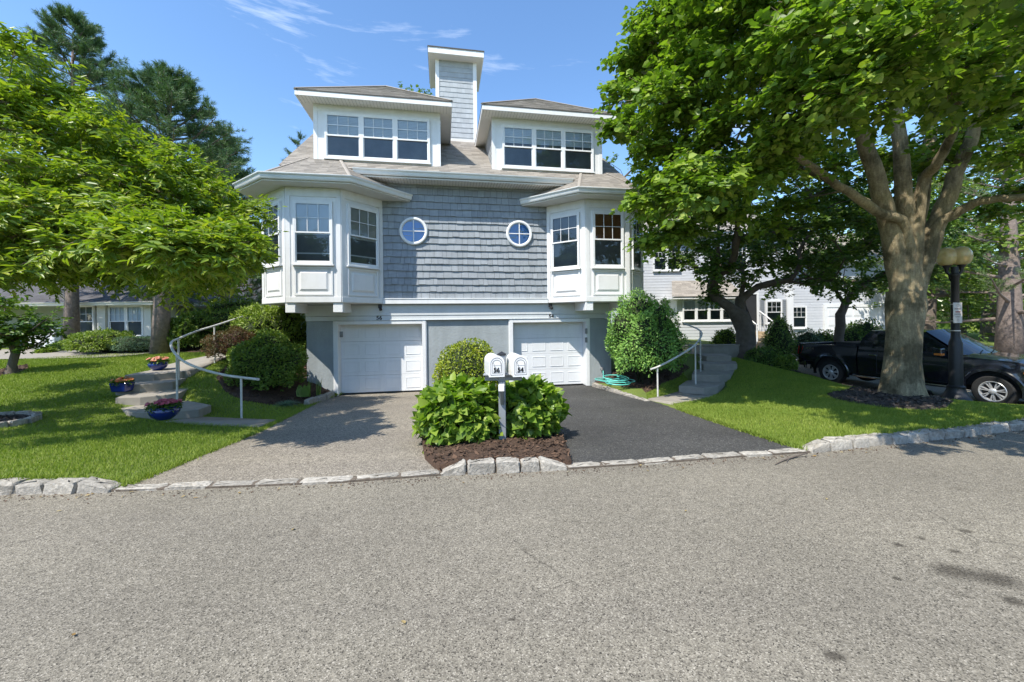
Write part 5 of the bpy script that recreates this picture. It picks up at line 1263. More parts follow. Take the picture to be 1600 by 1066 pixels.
for xx in (12.62, 13.68):
    b = NB(); b.tube([(xx, 20.4, 1.25), (xx, 21.9, 2.0)], .035, 8); b.tube([(xx, 20.45, .3), (xx, 20.45, 1.3)], .04, 8)
    for i in range(5): b.tube([(xx, 20.7+i*.28, .55+i*.1), (xx, 20.7+i*.28, 1.38+i*.14)], .018, 6)
    b.done('railing', 'white', es, O3)

# ------------------------------------------------------------------ mailboxes on their post
mx0, my0 = at(785.5, 697, 5.62)[:2]; mz0 = float(drive_z(mx0, my0))+.0
mp_ = thing('mailbox_post', 'grey post carrying two white mailboxes numbered 56 and 54, in the hydrangeas', 'mailboxes', (mx0, my0, mz0))
zz = lambda z: z-mz0
b = MB(); b.box(-.05, .05, -.05, .05, -.1, zz(1.235)); b.build('post', 'post_grey', mp_, bevel=.006)
b = MB(); b.box(-.062, .062, -.062, .062, zz(1.235), zz(1.252)); b.add([(-.06,-.06,zz(1.252)),(.06,-.06,zz(1.252)),(.06,.06,zz(1.252)),(-.06,.06,zz(1.252)),(0,0,zz(1.29))], [(0,1,4),(1,2,4),(2,3,4),(3,0,4)]); b.build('cap', 'black', mp_)
b = MB(); b.box(-.26, .30, -.09, .09, zz(.955), zz(.975)); b.box(-.24, .28, -.045, .045, zz(.88), zz(.955)); b.build('crossbar', 'post_grey', mp_, bevel=.005)
b = MB(); b.box(-.04, .04, -.32, -.05, zz(.775), zz(.865)); b.build('arm', 'mail', mp_, bevel=.008)
b = MB(); b.tube([(0, -.29, zz(.80)), (0, -.05, zz(.56))], .03, 6); b.build('brace', 'post_grey', mp_)
def mailbox(px_, num):
    cxw, _, _ = at(px_, 575, 5.42); w, h, l = .10, .275, .50; hs = h-w
    prof = [(-w, 0), (w, 0)]+[(w*math.cos(a), hs+w*math.sin(a)) for a in np.linspace(0, math.pi, 15)]
    def arch(s, y, o=0): return [(x*s, y, z*s+o) for x, z in prof]
    b = MB(); n = len(prof)
    b.add(arch(1, -.25)+arch(1, .25), [tuple(range(n)), tuple(range(2*n-1, n-1, -1))]+[(i, n+i, n+(i+1) % n, (i+1) % n) for i in range(n)])
    ang = .20; loc = (cxw-mx0, -.03, zz(.975))
    o = b.build('mailbox', 'mail', mp_, smooth=True, loc=loc, rotz=ang)
    d = MB(); d.add(arch(1.05, -.275, -.006)+arch(1.05, -.245, -.006), [tuple(range(n)), tuple(range(2*n-1, n-1, -1))]+[(i, n+i, n+(i+1) % n, (i+1) % n) for i in range(n)])
    for s0, s1, mi in ((.86, .80, 1), (.66, .60, 1)):
        a0, a1 = arch(s0, -.2775, (1-s0)*.13), arch(s1, -.2775, (1-s1)*.13)
        d.add(a0+a1, [(i, (i+1) % n, n+(i+1) % n, n+i) for i in range(n)], mi)
    # curved scroll beside the number
    d.tube([(-.055, -.279, .20), (-.035, -.279, .155), (-.02, -.279, .11), (.0, -.279, .075)], .0035, 5, 1)
    d.tube([(.05, -.279, .19), (.058, -.279, .15), (.055, -.279, .11), (.06, -.279, .07)], .0035, 5, 1)
    d.box(-.05, .055, -.2775, -.2765, .145, .149, 1)
    d.build('door', ['mail', 'groove'], o, smooth=True)
    text_mesh('number', num, .085, 'black', o, Matrix.Translation((-.003, -.279, .085)) @ Matrix.Rotation(R(90), 4, 'X'), .002, .003)
    f = MB(); f.box(w+.002, w+.012, -.05, .12, .17, .21); f.box(w+.002, w+.012, -.07, -.03, .14, .21); f.build('flag', 'groove', o, bevel=.003)
mailbox(770.5, '56'); mailbox(807, '54')

# ------------------------------------------------------------------ street lamp with a sign
lx, ly = at(1494, 628, 9.75)[:2]; lz = at(1494, 628, 9.75)[2]
lamp = thing('street_lamp', 'black fluted street lamp with two amber globes and a small notice sign', 'street lamp', (lx, ly, lz))
b = MB(); b.lathe([(.30, -.15), (.30, .03), (.27, .08), (.20, .22), (.155, .34), (.165, .38), (.135, .42)], 24); b.build('base', 'black', lamp, smooth=True)
b = MB(); n = 32; prof = [(.13, .42), (.122, 1.45), (.09, 1.55), (.082, 1.6), (.072, 3.05), (.095, 3.08), (.095, 3.14), (.07, 3.16), (.07, 3.32)]; vs = []
for r_, z_ in prof:
    for j in range(n): a = 2*math.pi*j/n; rr = r_*(1-.07*(j % 4 == 0)*(.42 < z_ < 1.5)); vs.append((rr*math.cos(a), rr*math.sin(a), z_))
b.add(vs, [(i*n+j, i*n+(j+1) % n, (i+1)*n+(j+1) % n, (i+1)*n+j) for i in range(len(prof)-1) for j in range(n)]); b.build('pole', 'black', lamp, smooth=True)
m, t, p, L = mk('amber lamp globe'); p.inputs['Base Color'].default_value = (.62, .42, .12, 1); p.inputs['Roughness'].default_value = .25; p.inputs['Transmission Weight'].default_value = .25; p.inputs['Subsurface Weight'].default_value = .3; p.inputs['Subsurface Radius'].default_value = (.1, .06, .02)
nn = noise(t, 6, 4); rr_ = ramp(t, [(.3, (.66, .47, .17)), (.7, (.85, .68, .34))]); L(nn.outputs['Fac'], rr_.inputs[0]); L(rr_.outputs[0], p.inputs['Base Color']); M['globe'] = m
for gx_, gy_ in ((-.125, .07), (.115, -.045)):
    b = MB(); b.tube([(0, 0, 3.12), (gx_*.5, gy_*.5, 3.10), (gx_, gy_, 3.2), (gx_, gy_, 3.3)], [.03, .028, .03, .05], 10); b.lathe([(.04, 3.28), (.075, 3.33), (.085, 3.37), (.07, 3.38)], 18, (gx_, gy_, 0))
    for s_ in (-1, 1): b.tube([(gx_*.2, gy_*.2, 2.95), (gx_*.55, gy_*.55, 2.98), (gx_*.8, gy_*.8, 3.16)], .014, 6)
    b.build('arm', 'black', lamp, smooth=True)
    b = MB(); b.lathe([(.09, 3.36), (.15, 3.40), (.188, 3.48), (.197, 3.57), (.18, 3.67), (.13, 3.76), (.065, 3.80), (.001, 3.805)], 24, (gx_, gy_, 0)); b.build('globe', 'globe', lamp, smooth='all')
M['sign_face'] = plain('pale sign face', (.66, .60, .55), .45, .05, 6); M['sign_red'] = plain('red sign lettering', (.32, .05, .04), .5); M['sign_grey'] = plain('faded grey lettering', (.34, .27, .25), .5)
sg_ = at(1495.5, 474, 9.63); sz0 = at(1495, 505, 9.63)[2]-lz; sz1 = at(1495, 473, 9.63)[2]-lz; sxm = at(1497, 490, 9.6)[0]-lx; sw2 = .125
b = MB(); b.box(-sw2, sw2, -.006, .006, 0, sz1-sz0); so = b.build('sign', 'sign_face', lamp, loc=(sxm, -.14, sz0), rotz=.12, bevel=.004)
hh = sz1-sz0
RX = lambda x, z: Matrix.Translation((x, -.0075, z)) @ Matrix.Rotation(R(90), 4, 'X')
text_mesh('lettering', 'PERMIT', .058, 'sign_grey', so, RX(0, hh*.69), .001, .001); text_mesh('lettering', 'PARKING', .046, 'sign_grey', so, RX(0, hh*.43), .001, .001); text_mesh('lettering', 'ONLY', .048, 'sign_grey', so, RX(0, hh*.31), .001, .001)
b = MB(); b.box(-.07, .07, -.0095, -.006, hh*.52, hh*.575); b.build('red_bar', 'sign_red', so)
for zc_, r_ in ((.87, .034), (.15, .030)):
    b = MB(); n = 20; ring = [(rr*math.cos(2*math.pi*j/n), -.0085, hh*zc_+rr*math.sin(2*math.pi*j/n)) for rr in (r_, r_-.009) for j in range(n)]; b.add(ring, [(j, (j+1) % n, n+(j+1) % n, n+j) for j in range(n)]); b.build('emblem', 'sign_grey', so)
for z_ in (sz1-.05, sz0+.04, sz0-.20): MB().lathe([(.088, z_), (.088, z_+.025)], 20).build('band', 'sign_face', lamp, smooth=True)

# ------------------------------------------------------------------ flower pots, hose, twig
def flower_pot(label, loc, petal, seed, r=.2, square=False, tall=.9):
    rg = np.random.default_rng(seed); t_ = thing('flower_pot', label, 'flower pot', loc, 0, 'blue flower pots on the garden steps'); b = MB()
    if square:
        P = [(-1,-1),(1,-1),(1,1),(-1,1)]; b.prism([(x*r*.95, y*r*.6) for x, y in P], 0, r*1.25, top=[(x*r*1.15, y*r*.75) for x, y in P])
        bo = b.build('pot', 'pot', t_, bevel=.03, seg=3)
    else:
        b.lathe([(r*.55, 0), (r*.62, .012), (r*.9, r*.3), (r*1.08, r*.62), (r*1.1, r*.8), (r*.98, r*1.0), (r*1.05, r*1.06), (r*1.06, r*1.12), (r*.96, r*1.12), (r*.9, r*.95), (.01, r*.95)], 28); bo = b.build('pot', 'pot', t_, smooth=True)
    top = r*1.1; cl = Cloud(); n = 420; a = rg.uniform(0, 6.28, n); q = np.sqrt(rg.random(n))*r*1.15
    P = np.stack([np.cos(a)*q, np.sin(a)*q*(.75 if square else 1), top+rg.uniform(-.01, .10, n)-q*q*.9], -1); d = np.stack([np.cos(a), np.sin(a), np.full(n, .35)], -1)+rg.normal(0, .5, (n, 3))
    cl.add(*leaves(P, d, np.array([0,0,1.])+rg.normal(0, .5, (n, 3)), .055*rg.uniform(.7, 1.2, n), .035, 'ovate')); cl.build('foliage', 'lf_dark', t_)
    cl = Cloud(); k = 46; a = rg.uniform(0, 6.28, k); q = np.sqrt(rg.random(k))*r*1.15
    for i in range(k):
        if rg.random() < .25: continue
        c = np.array([math.cos(a[i])*q[i], math.sin(a[i])*q[i]*(.75 if square else 1), top+.085+rg.uniform(0, .05)-q[i]**2*.9]); m_ = 9
        th = np.arange(m_)*2*np.pi/m_+rg.random(); up_ = unit(np.array([math.cos(a[i])*.5, math.sin(a[i])*.5-.35, 1.0])); e1 = unit(np.cross(up_, [0.3,1,0.1])); e2 = np.cross(up_, e1)
        dd = np.cos(th)[:,None]*e1+np.sin(th)[:,None]*e2+up_*.35
        cl.add(*leaves(np.repeat(c[None], m_, 0), dd, np.repeat(up_[None], m_, 0), .042, .030, 'round', .1, .1))
    cl.build('flowers', petal, t_); return t_
def potat(px_, py_, z): p = atz(px_, py_, z); return p
flower_pot('blue pot of pink flowers at the lowest step, nearest the driveway', potat(257, 655, -.05+.02), 'petal_pink', 81, .215)
flower_pot('square blue pot of orange flowers on the left side of the steps', potat(191, 612, .20), 'petal_orange', 82, .17, True)
flower_pot('round blue pot of salmon flowers on the topmost garden step', potat(247, 578, .51), 'petal_salmon', 83, .19)
hx, hy = at(962, 600, 11.9)[:2]; hz = gz(hx, hy)+.05
ho = MB(); pts = []
for i in range(150):
    a = i*.22; r_ = .42+.14*math.sin(a*.37)+.05*math.sin(a*1.9); pts.append((hx+.1*math.sin(a*.21)+math.cos(a)*r_, hy+.1*math.cos(a*.17)+math.sin(a)*r_*.75, hz+.02+.0011*i+.05*math.sin(a*.53)**2+.10*max(0, math.sin(a*.31))))
ho.tube(pts, .014, 6); e = hw(4.4, -.1, .02); ho.tube([pts[0], (e[0]+.1, e[1]-.2, hz), (e[0], e[1], -.2), (e[0], e[1], 0)], .014, 6)
tag(ho.build('garden_hose', 'hose', smooth='all'), 'coiled turquoise garden hose lying by the right garage corner', 'garden hose')
tw_ = MB(); pts = [atz(1262, 708, .05), atz(1246, 712, .025), atz(1233, 716, .02), atz(1222, 720, .015), atz(1211, 726, .012)]; tw_.tube(pts, [.006, .011, .012, .009, .004], 6); tw_.tube([pts[2], atz(1229, 722, .02)], [.006, .003], 5)
tag(tw_.build('twig', 'dark_bark', smooth='all'), 'dry fallen twig on the road edge below the black driveway', 'twig')
def edging(label, a, b_, H_=.16):
    random.seed(3); m_ = MB(); A, B = Vector(a), Vector(b_); d = (B-A); l = d.length; d.normalize(); n_ = max(2, int(l/.42)); nr_ = Vector((-d.y, d.x, 0))
    for i in range(n_):
        c = A+d*(l*(i+.5)/n_); c.z = (A.z+(B.z-A.z)*(i+.5)/n_); stone(m_, c, d, nr_, l/n_-.012, .14, H_, H_+random.uniform(-.02, .02), .006)
    tag(m_.build('stone_edging', 'granite', smooth=True), label, 'edging')
edging('row of granite blocks beside the left garage door, at the driveway edge', on_drive(478, 634)+(-.40,), (hw(-4.0, -.12)[0], hw(-4.0, -.12)[1], -.5), .17)
edging('row of granite blocks along the black driveway beside the garden hose', (hw(4.05, -.15)[0], hw(4.05, -.15)[1], -.52), on_drive(1012, 627)+(-.40,), .15)
# small round stone edged bed at the far left
bc = onG(-6, 662); tr = MB(); random.seed(4)
for i in range(13):
    a = 2*math.pi*i/13; c = (bc[0]+math.cos(a)*.36, bc[1]+math.sin(a)*.50, bc[2]); c = (c[0], c[1], gz(c[0], c[1])); stone(tr, c, (-math.sin(a), math.cos(a), 0), (math.cos(a), math.sin(a), 0), .22, .12, .09, .09, .004)
tag(tr.build('stone_ring', 'granite', smooth=True), 'ring of grey stones round a small dirt bed in the left lawn', 'stone ring')
bed('soil_bed', [(bc[0]+math.cos(a)*.32, bc[1]+math.sin(a)*.46) for a in np.linspace(0, 6.0, 16)], lambda X, Y: G(X, Y)+.04, 'dark_mulch', 'dark_chip', 200)
PATCH = [onG(*q)[:2] for q in ((-30,577),(0,577),(25,573),(43,571),(44,577),(30,584),(0,588),(-30,588))]
bed('soil_bed', PATCH, lambda X, Y: G(X, Y)+.02, 'mulch', 'chip', 500)

# ------------------------------------------------------------------ shrubs
def sh(name, label, px_, base_y, Y, wpx, top_y, n, L_, W_, shape, mat, seed, depth=.9, base=None, **k):
    x, y, _ = at(px_, base_y, Y); z = base if base is not None else gz(x, y); H = at(px_, top_y, Y)[2]-z; rx = wpx*Y/620/2; rz = H/1.92
    return shrub(name, label, (x, y, z), (rx, rx*depth, rz), n, L_, W_, shape, mat, seed, **k)
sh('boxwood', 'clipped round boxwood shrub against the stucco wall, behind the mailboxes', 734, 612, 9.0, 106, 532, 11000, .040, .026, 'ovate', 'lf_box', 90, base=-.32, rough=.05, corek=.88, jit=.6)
# hydrangeas: big leaves on stems
def hydrangea(label, px_, Y, rx, ry, top_y, seed, n, zb=None):
    x, y, _ = at(px_, 690, Y); z = float(drive_z(x, y))+.05; H = at(px_, top_y, Y)[2]-z
    return shrub('hydrangea', label, (x, y, z), (rx, ry, H/1.92), n, .125, .098, 'heart', 'lf_hyd', seed, group='hydrangeas round the mailbox post', rough=.10, corek=.66, up=.9, curl=.3, jit=.5, low=-.8, out=1.0)
hydrangea('leafy hydrangea left of the mailbox post, below the boxwood', 720, 5.85, .60, .48, 598, 91, 1700)
hydrangea('leafy hydrangea right of the mailbox post, beside the black driveway', 828, 6.05, .46, .45, 600, 92, 1200)
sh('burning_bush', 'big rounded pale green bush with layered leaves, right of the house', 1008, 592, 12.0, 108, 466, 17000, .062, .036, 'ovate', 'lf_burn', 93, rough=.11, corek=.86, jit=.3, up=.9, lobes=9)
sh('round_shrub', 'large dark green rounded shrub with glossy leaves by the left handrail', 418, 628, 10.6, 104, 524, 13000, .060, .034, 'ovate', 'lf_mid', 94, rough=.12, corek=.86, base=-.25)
sh('barberry', 'reddish tipped barberry bush behind the left handrail', 366, 588, 11.6, 70, 512, 7000, .045, .024, 'ovate', 'lf_barb', 95, rough=.10, core='shrub_core_red', up=.1, jit=.7)
sh('barberry', 'small dark red barberry bush, half hidden behind the handrail post', 335, 555, 14.0, 34, 524, 2200, .05, .03, 'ovate', 'lf_barb', 96, core='shrub_core_red')
sh('rhododendron', 'yellow green rhododendron under the left bay, beside the garage wall', 428, 560, 12.6, 105, 476, 6500, .105, .042, 'lance', 'lf_azal', 97, rough=.13, corek=.78, base=.45)
sh('garden_shrub', 'leafy green shrub below the blue gable wall, behind the landing', 305, 550, 15.5, 70, 490, 5000, .09, .05, 'ovate', 'lf_mid', 98, rough=.14)
sh('garden_shrub', 'tall green shrub behind the curving handrail, in front of the pine', 365, 540, 16.5, 90, 468, 6000, .09, .05, 'ovate', 'lf_mid', 99, rough=.16)
sh('garden_shrub', 'bushy green shrub at the foot of the pine trunk, beside the handrail', 285, 552, 14.6, 40, 500, 3000, .08, .045, 'ovate', 'lf_mid', 100, rough=.16)
sh('azalea', 'cream and pink azalea below the left neighbour window', 165, 556, 14.9, 84, 518, 5500, .07, .04, 'ovate', 'lf_azal', 101, rough=.14)
sh('azalea', 'small yellow green azalea left of the cream one, far left', 133, 555, 15.2, 40, 520, 2500, .08, .04, 'ovate', 'lf_pale', 102, rough=.16)
sh('juniper', 'low spreading blue green juniper beside the pine trunk', 215, 552, 14.9, 66, 527, 6000, .07, .012, 'lance', 'lf_juni', 103, rough=.12, corek=.9)
sh('garden_shrub', 'dark low shrub in front of the white board fence', 104, 558, 16.2, 40, 534, 2500, .06, .035, 'ovate', 'lf_dark', 104, rough=.16)
sh('garden_shrub', 'tiny bright green plant at the corner of the neighbour driveway', 72, 560, 15.2, 22, 545, 1000, .07, .04, 'ovate', 'lf_azal', 105, rough=.16)
sh('azalea', 'yellow green azalea between the shade trees, by the entry steps', 1218, 545, 15.6, 44, 497, 3800, .06, .035, 'ovate', 'lf_pale', 106, rough=.13)
sh('azalea', 'low yellow flowering shrub left of the thick dark trunk', 1133, 540, 16.2, 34, 515, 2200, .06, .035, 'ovate', 'lf_azal', 107, rough=.15)
sh('hedge_shrub', 'clipped blue green shrub behind the tailgate of the truck', 1262, 545, 17.5, 44, 515, 3000, .05, .03, 'ovate', 'lf_juni', 108, rough=.06)
sh('garden_shrub', 'dark green hedge bush between the small tree and the truck cab', 1345, 545, 17.5, 76, 504, 5000, .08, .045, 'ovate', 'lf_dark', 109, rough=.12)
sh('garden_shrub', 'green shrub behind the truck bed, beside the small trunk', 1290, 548, 17.6, 40, 518, 2500, .08, .045, 'ovate', 'lf_mid', 110, rough=.14)
sh('garden_shrub', 'bright green low plant beside the truck tail light', 1226, 574, 13.4, 30, 556, 2200, .07, .04, 'ovate', 'lf_mid', 111, rough=.18)
sh('garden_shrub', 'low dark ground cover at the foot of the thick dark trunk', 1195, 562, 13.9, 50, 543, 2600, .06, .035, 'ovate', 'lf_dark', 112, rough=.18)
# grassy tuft and the plants beside the left garage door
def tuft(name, label, x, y, z, n, L_, w, mat, seed, spread=1.0, up=.6, cat='plant'):
    rg = np.random.default_rng(seed); t_ = thing(name, label, cat, (x, y, z)); a = rg.uniform(0, 6.28, n); k = 4
    d = np.stack([np.cos(a)*spread, np.sin(a)*spread, rg.uniform(up*.6, up*1.6, n)], -1); d = unit(d); l = L_*rg.uniform(.6, 1.15, n)
    s = unit(np.cross(d, [0,0,1.0])); V = []
    for i in range(k+1):
        u = i/k; p = d*(l*u)[:,None]; p[:,2] -= .55*(l*u)**2/L_*spread*.8; wd = w*(1-u*.92); V += [p-s*wd, p+s*wd]
    V = np.stack(V, 1)+rg.normal(0, .03, (n, 1, 3))*np.array([1,1,0]); b_ = np.arange(n)[:,None]*(2*k+2)
    Fq = np.concatenate([b_+np.array([[2*i, 2*i+1, 2*i+3, 2*i+2]]) for i in range(k)], 0); npmesh('blades', V.reshape(-1, 3), Fq, mat, t_); return t_
x_, y_ = at(447, 632, 9.6)[:2]; tuft('ornamental_grass', 'arching tuft of pale ornamental grass at the driveway edge', x_, y_, gz(x_, y_)+.02, 260, .42, .006, 'lf_juni', 121, 1.0, .55)
x_, y_ = at(482, 622, 10.9)[:2]; tuft('iris', 'upright iris leaves against the stucco by the left garage', x_, y_, -.33, 22, .6, .016, 'lf_mid', 122, .35, 1.3)
x_, y_ = at(497, 620, 11.2)[:2]; tuft('iris', 'young iris plant nearest the left garage door casing', x_, y_, -.36, 14, .55, .014, 'lf_pale', 123, .3, 1.4)
M['paddle'] = plain('pale green cactus pad', (.32, .42, .22), .6, .1, 8)
x_, y_ = at(476, 622, 10.5)[:2]; ho_ = thing('hosta', 'broad pale green hosta leaf standing in the bed by the left garage', 'plant', (x_, y_, -.32)); cl = Cloud(); rg = np.random.default_rng(124)
a = rg.uniform(0, 6.28, 9); d = np.stack([np.cos(a)*.5, np.sin(a)*.5, np.full(9, 1.0)], -1); nm_ = np.stack([np.cos(a)*.3, np.sin(a)*.3-1.0, np.full(9, .3)], -1); cl.add(*leaves(np.zeros((9, 3))+rg.normal(0, .04, (9, 3))*[1,1,0]+[0,0,.06], d, nm_, .34, .22, 'ovate', .15, .2)); cl.build('foliage', 'lf_pale', ho_)

# ------------------------------------------------------------------ lawn grass
def grass(P, n, zf, h=(.018, .042), w=.006, excl=()):
    xs = [p[0] for p in P]; ys = [p[1] for p in P]; X = rng.uniform(min(xs), max(xs), n*4); Y = rng.uniform(min(ys), max(ys), n*4)
    k = inside(P, X, Y)
    for e in excl: k &= ~inside(e, X, Y)
    k &= rng.random(len(X)) < np.clip(6.0/np.maximum(Y, 1), .15, 1)**.8
    X, Y = X[k][:n], Y[k][:n]; n = len(X); Z = zf(X, Y)
    big = .75+.5*np.sin(X*1.3+.7*np.sin(Y*1.9))*np.sin(Y*1.1+X*.4)
    hh_ = rng.uniform(*h, n)*(1+.25*big)*(1+np.clip(Y-7, 0, 8)*.05); a = rng.uniform(0, 6.28, n); ln = rng.uniform(.1, .9, n)*hh_; b_ = rng.uniform(0, 6.28, n); wd = w*(1+np.clip(Y-6, 0, 10)*.14)
    sx_, sy_ = np.cos(a)*wd, np.sin(a)*wd
    V = np.stack([np.stack([X-sx_, Y-sy_, Z-.01], -1), np.stack([X+sx_, Y+sy_, Z-.01], -1), np.stack([X+np.cos(b_)*ln, Y+np.sin(b_)*ln, Z+hh_], -1)], 1)
    return V.reshape(-1, 3)
M['blade'] = leafmat('grass blade', [(.05, (.10, .165, .022)), (.4, (.20, .28, .04)), (.75, (.31, .37, .07)), (.96, (.5, .48, .2))], .3, .55, .25, tint=(1.1, 1.3, .3), patch=.5, pscale=.7)
def off(P, k): return P
LL = [(-14.0, float(kerb_y(-14))+.13)]+[(x, float(kerb_y(x))+.13) for x in np.arange(-13, LD[0][0], .5)]+[LD[i] for i in range(0, 6)]+[LBED[6], LBED[5], LBED[4], LBED[3], LBED[2], LBED[1], LBED[0], (-7.6, 14.0), (-14.5, 14.4), (-17, 13.2)]
STL = [[(-8.7,8.0),(-6.4,7.95),(-6.5,8.7),(-7.6,9.8),(-8.35,10.2),(-8.5,12.6),(-9.6,12.6),(-9.6,9.6),(-9.0,8.9)]]
RL = [RD[9]]+[(x, float(kerb_y(x))+.15) for x in np.arange(RD[9][0]+.3, 14, .4)]+[(13.8, 9.0), (12.1, 9.25), (11.5, 9.95), (11.1, 11.0), (10.6, 11.9)]+[TBED[i] for i in (5, 4, 3, 2, 1, 0)]+[(7.3, 13.6), (7.0, 12.6), (6.5, 12.0), (6.1, 11.3), (5.6, 10.8), WR[2], WR[1], RD[7], RD[8]]
RM = [RBED[3], RBED[4], RBED[5], RBED[6], (5.4, 12.6), (5.3, 11.9), (4.8, 11.0), WR[3], WR[0]]
excl = STEPS+[LANDING, WL, RING, LD, RD, PATCH, [(bc[0]+math.cos(a)*.45, bc[1]+math.sin(a)*.58) for a in np.linspace(0, 6.1, 16)]]
V = np.concatenate([grass(LL, 190000, G, excl=excl), grass(RL, 170000, G, excl=excl), grass(RM, 9000, G, excl=excl), grass([(-40, 4.6), (-14, 4.25), (-17, 13), (-14.5, 14.2), (-14, 20), (-40, 20)], 25000, G, w=.01, excl=[APRON]), grass([(-9.5, 14), (-7.5, 14), (-7, 18), (-14, 20), (-13, 16.5)], 12000, G, w=.01)])
def fringe(line, n, h=(.03, .085), w=.006, off=.03):
    """longer ragged blades along an edge"""
    P = np.array([p[:2] for p in line]); d = np.diff(P, axis=0); l = np.hypot(d[:,0], d[:,1]); i = rng.choice(len(l), n, p=l/l.sum()); u = rng.random(n)[:,None]
    q = P[i]+d[i]*u+rng.normal(0, off, (n, 2)); X, Y = q[:,0], q[:,1]; Z = G(X, Y)-.01; hh_ = rng.uniform(*h, n); a = rng.uniform(0, 6.28, n); b_ = rng.uniform(0, 6.28, n); ln = rng.uniform(.3, 1.1, n)*hh_
    return np.stack([np.stack([X-np.cos(a)*w, Y-np.sin(a)*w, Z], -1), np.stack([X+np.cos(a)*w, Y+np.sin(a)*w, Z], -1), np.stack([X+np.cos(b_)*ln, Y+np.sin(b_)*ln, Z+hh_], -1)], 1).reshape(-1, 3)
KL = [(x, float(kerb_y(x))+.17) for x in np.arange(-12, LD[0][0], .3)]; KR = [(x, float(kerb_y(x))+.17) for x in np.arange(RD[9][0], 13, .3)]
V = np.concatenate([V, fringe(KL, 3200), fringe(KR, 4200), fringe(LD[0:6], 4200), fringe([RD[9], RD[8], RD[7]], 3000), fringe([WL[2], WL[1], WL[0]], 1200), fringe([WR[1], WR[2]], 700), fringe(RING+[RING[0]], 3000, off=.06)])
# grit and a few dry leaves gathered along the kerb
n_ = 1500; X_ = rng.uniform(-9, 11, n_); Y_ = kerb_y(X_)-np.abs(rng.normal(0, .09, n_))-.01; r_ = rng.uniform(.003, .009, n_); a_ = rng.uniform(0, 6.28, n_)
C_ = np.stack([X_, Y_, np.full(n_, .006)], -1); ux = np.stack([np.cos(a_)*r_, np.sin(a_)*r_, rng.normal(0, .3, n_)*r_], -1); uy = np.stack([-np.sin(a_)*r_*.7, np.cos(a_)*r_*.7, rng.normal(0, .3, n_)*r_], -1)
VG = np.stack([C_-ux-uy, C_+ux-uy, C_+ux+uy, C_-ux+uy], 1).reshape(-1, 3); o = npmesh('kerb_grit', VG, np.arange(4*n_).reshape(-1, 4), 'chip'); o['kind'] = 'stuff'
M['dry_leaf'] = leafmat('dry fallen leaf', [(.1, (.16, .09, .03)), (.5, (.3, .2, .07)), (.9, (.42, .34, .18))], .2, .7)
n_ = 70; X_ = rng.uniform(-6, 8, n_); near_ = rng.random(n_) < .75; Y_ = np.where(near_, kerb_y(X_)-np.abs(rng.normal(0, .12, n_))-.02, rng.uniform(2.2, 4.2, n_)); k_ = ~((~near_) & (rng.random(n_) < .45)); X_, Y_ = X_[k_], Y_[k_]; n_ = len(X_)
cl = Cloud(); a_ = rng.uniform(0, 6.28, n_); cl.add(*leaves(np.stack([X_, Y_, np.full(n_, .012)], -1), np.stack([np.cos(a_), np.sin(a_), rng.uniform(0, .25, n_)], -1), np.array([0,0,1.])+rng.normal(0, .25, (n_, 3)), rng.uniform(.02, .045, n_), rng.uniform(.012, .026, n_), 'ovate', .25, .25)); o = cl.build('fallen_leaves', 'dry_leaf'); o['kind'] = 'stuff'
o = npmesh('grass', V, np.arange(len(V)).reshape(-1, 3), 'blade'); o['kind'] = 'stuff'
# ------------------------------------------------------------------ the black pickup truck (x forward, right side at -y)
M['paint'] = plain('black car paint', (.010, .012, .018), .22, .1, 2, spec=.6, coat=1.0)
M['car_glass'], _t, _p, _L = mk('dark car glass'); _p.inputs['Base Color'].default_value = (.012, .016, .018, 1); _p.inputs['Roughness'].default_value = .03; _p.inputs['Specular IOR Level'].default_value = .9
_n = noise(_t, 1.5, 2); _L(bump(_t, _n.outputs['Fac'], .03, .05), _p.inputs['Normal'])
M['chrome'] = plain('bright chrome', (.62, .63, .64), .12, .04, 3, metal=1.0)
M['alloy'] = plain('alloy wheel', (.68, .69, .70), .3, .05, 4, metal=.5)
M['tyre'] = plain('tyre rubber', (.022, .022, .022), .85, .2, 30, bmp=.3, bscale=60)
M['tail'] = plain('red lamp lens', (.42, .02, .02), .15, .1, 8, coat=.6)
M['amber'] = plain('amber lamp lens', (.75, .22, .03), .15, .1, 8, coat=.6)
M['lens'] = plain('clear lamp lens', (.5, .52, .54), .1, .1, 10, coat=.8)
M['trim'] = plain('black plastic trim', (.02, .02, .022), .6, .1)
TZ = -.66
tr_o = (10.8+.957*1.0, 15.1+.293*1.0, TZ)
truck = thing('pickup_truck', 'black pickup truck parked behind the street tree and the lamp', 'pickup truck', tr_o, math.atan2(-.957, .293))
RH, FH, WR_, AR = 1.22, 5.14, .405, .52                          # hubs, wheel and arch radius
def bot(x):
    z = .46
    if x < .6: z = .60
    for h in (RH, FH):
        d = abs(x-h)
        if d < AR: z = max(z, .42+math.sqrt(AR*AR-d*d))
    if x > FH+AR: z = .50
    return z
def topz(x):
    if x < 2.05: return 1.37-.012*(1-x/2.05)
    if x < 4.35: return 1.275+.01*math.sin((x-2.05)/2.3*math.pi)
    k = (x-4.35)/1.65; return 1.265-.10*k-.16*max(0, k-.72)**1.5*6
def halfw(x, z):
    t = (z-.45)/.9; y = 1.0-.055*max(0, .30-t)**1.0*2-.075*max(0, t-.62)**1.4*2.2+.010*math.cos((t-.55)*9)
    if x < .15: y -= .10*((.15-x)/.15)**2
    if x > 5.55: y -= .30*((x-5.55)/.5)**2
    for h in (RH, FH):
        d = math.hypot(x-h, z-.42)
        y += .045*math.exp(-((d-AR)/.10)**2)*(1 if z > .45 else .5)
    return y
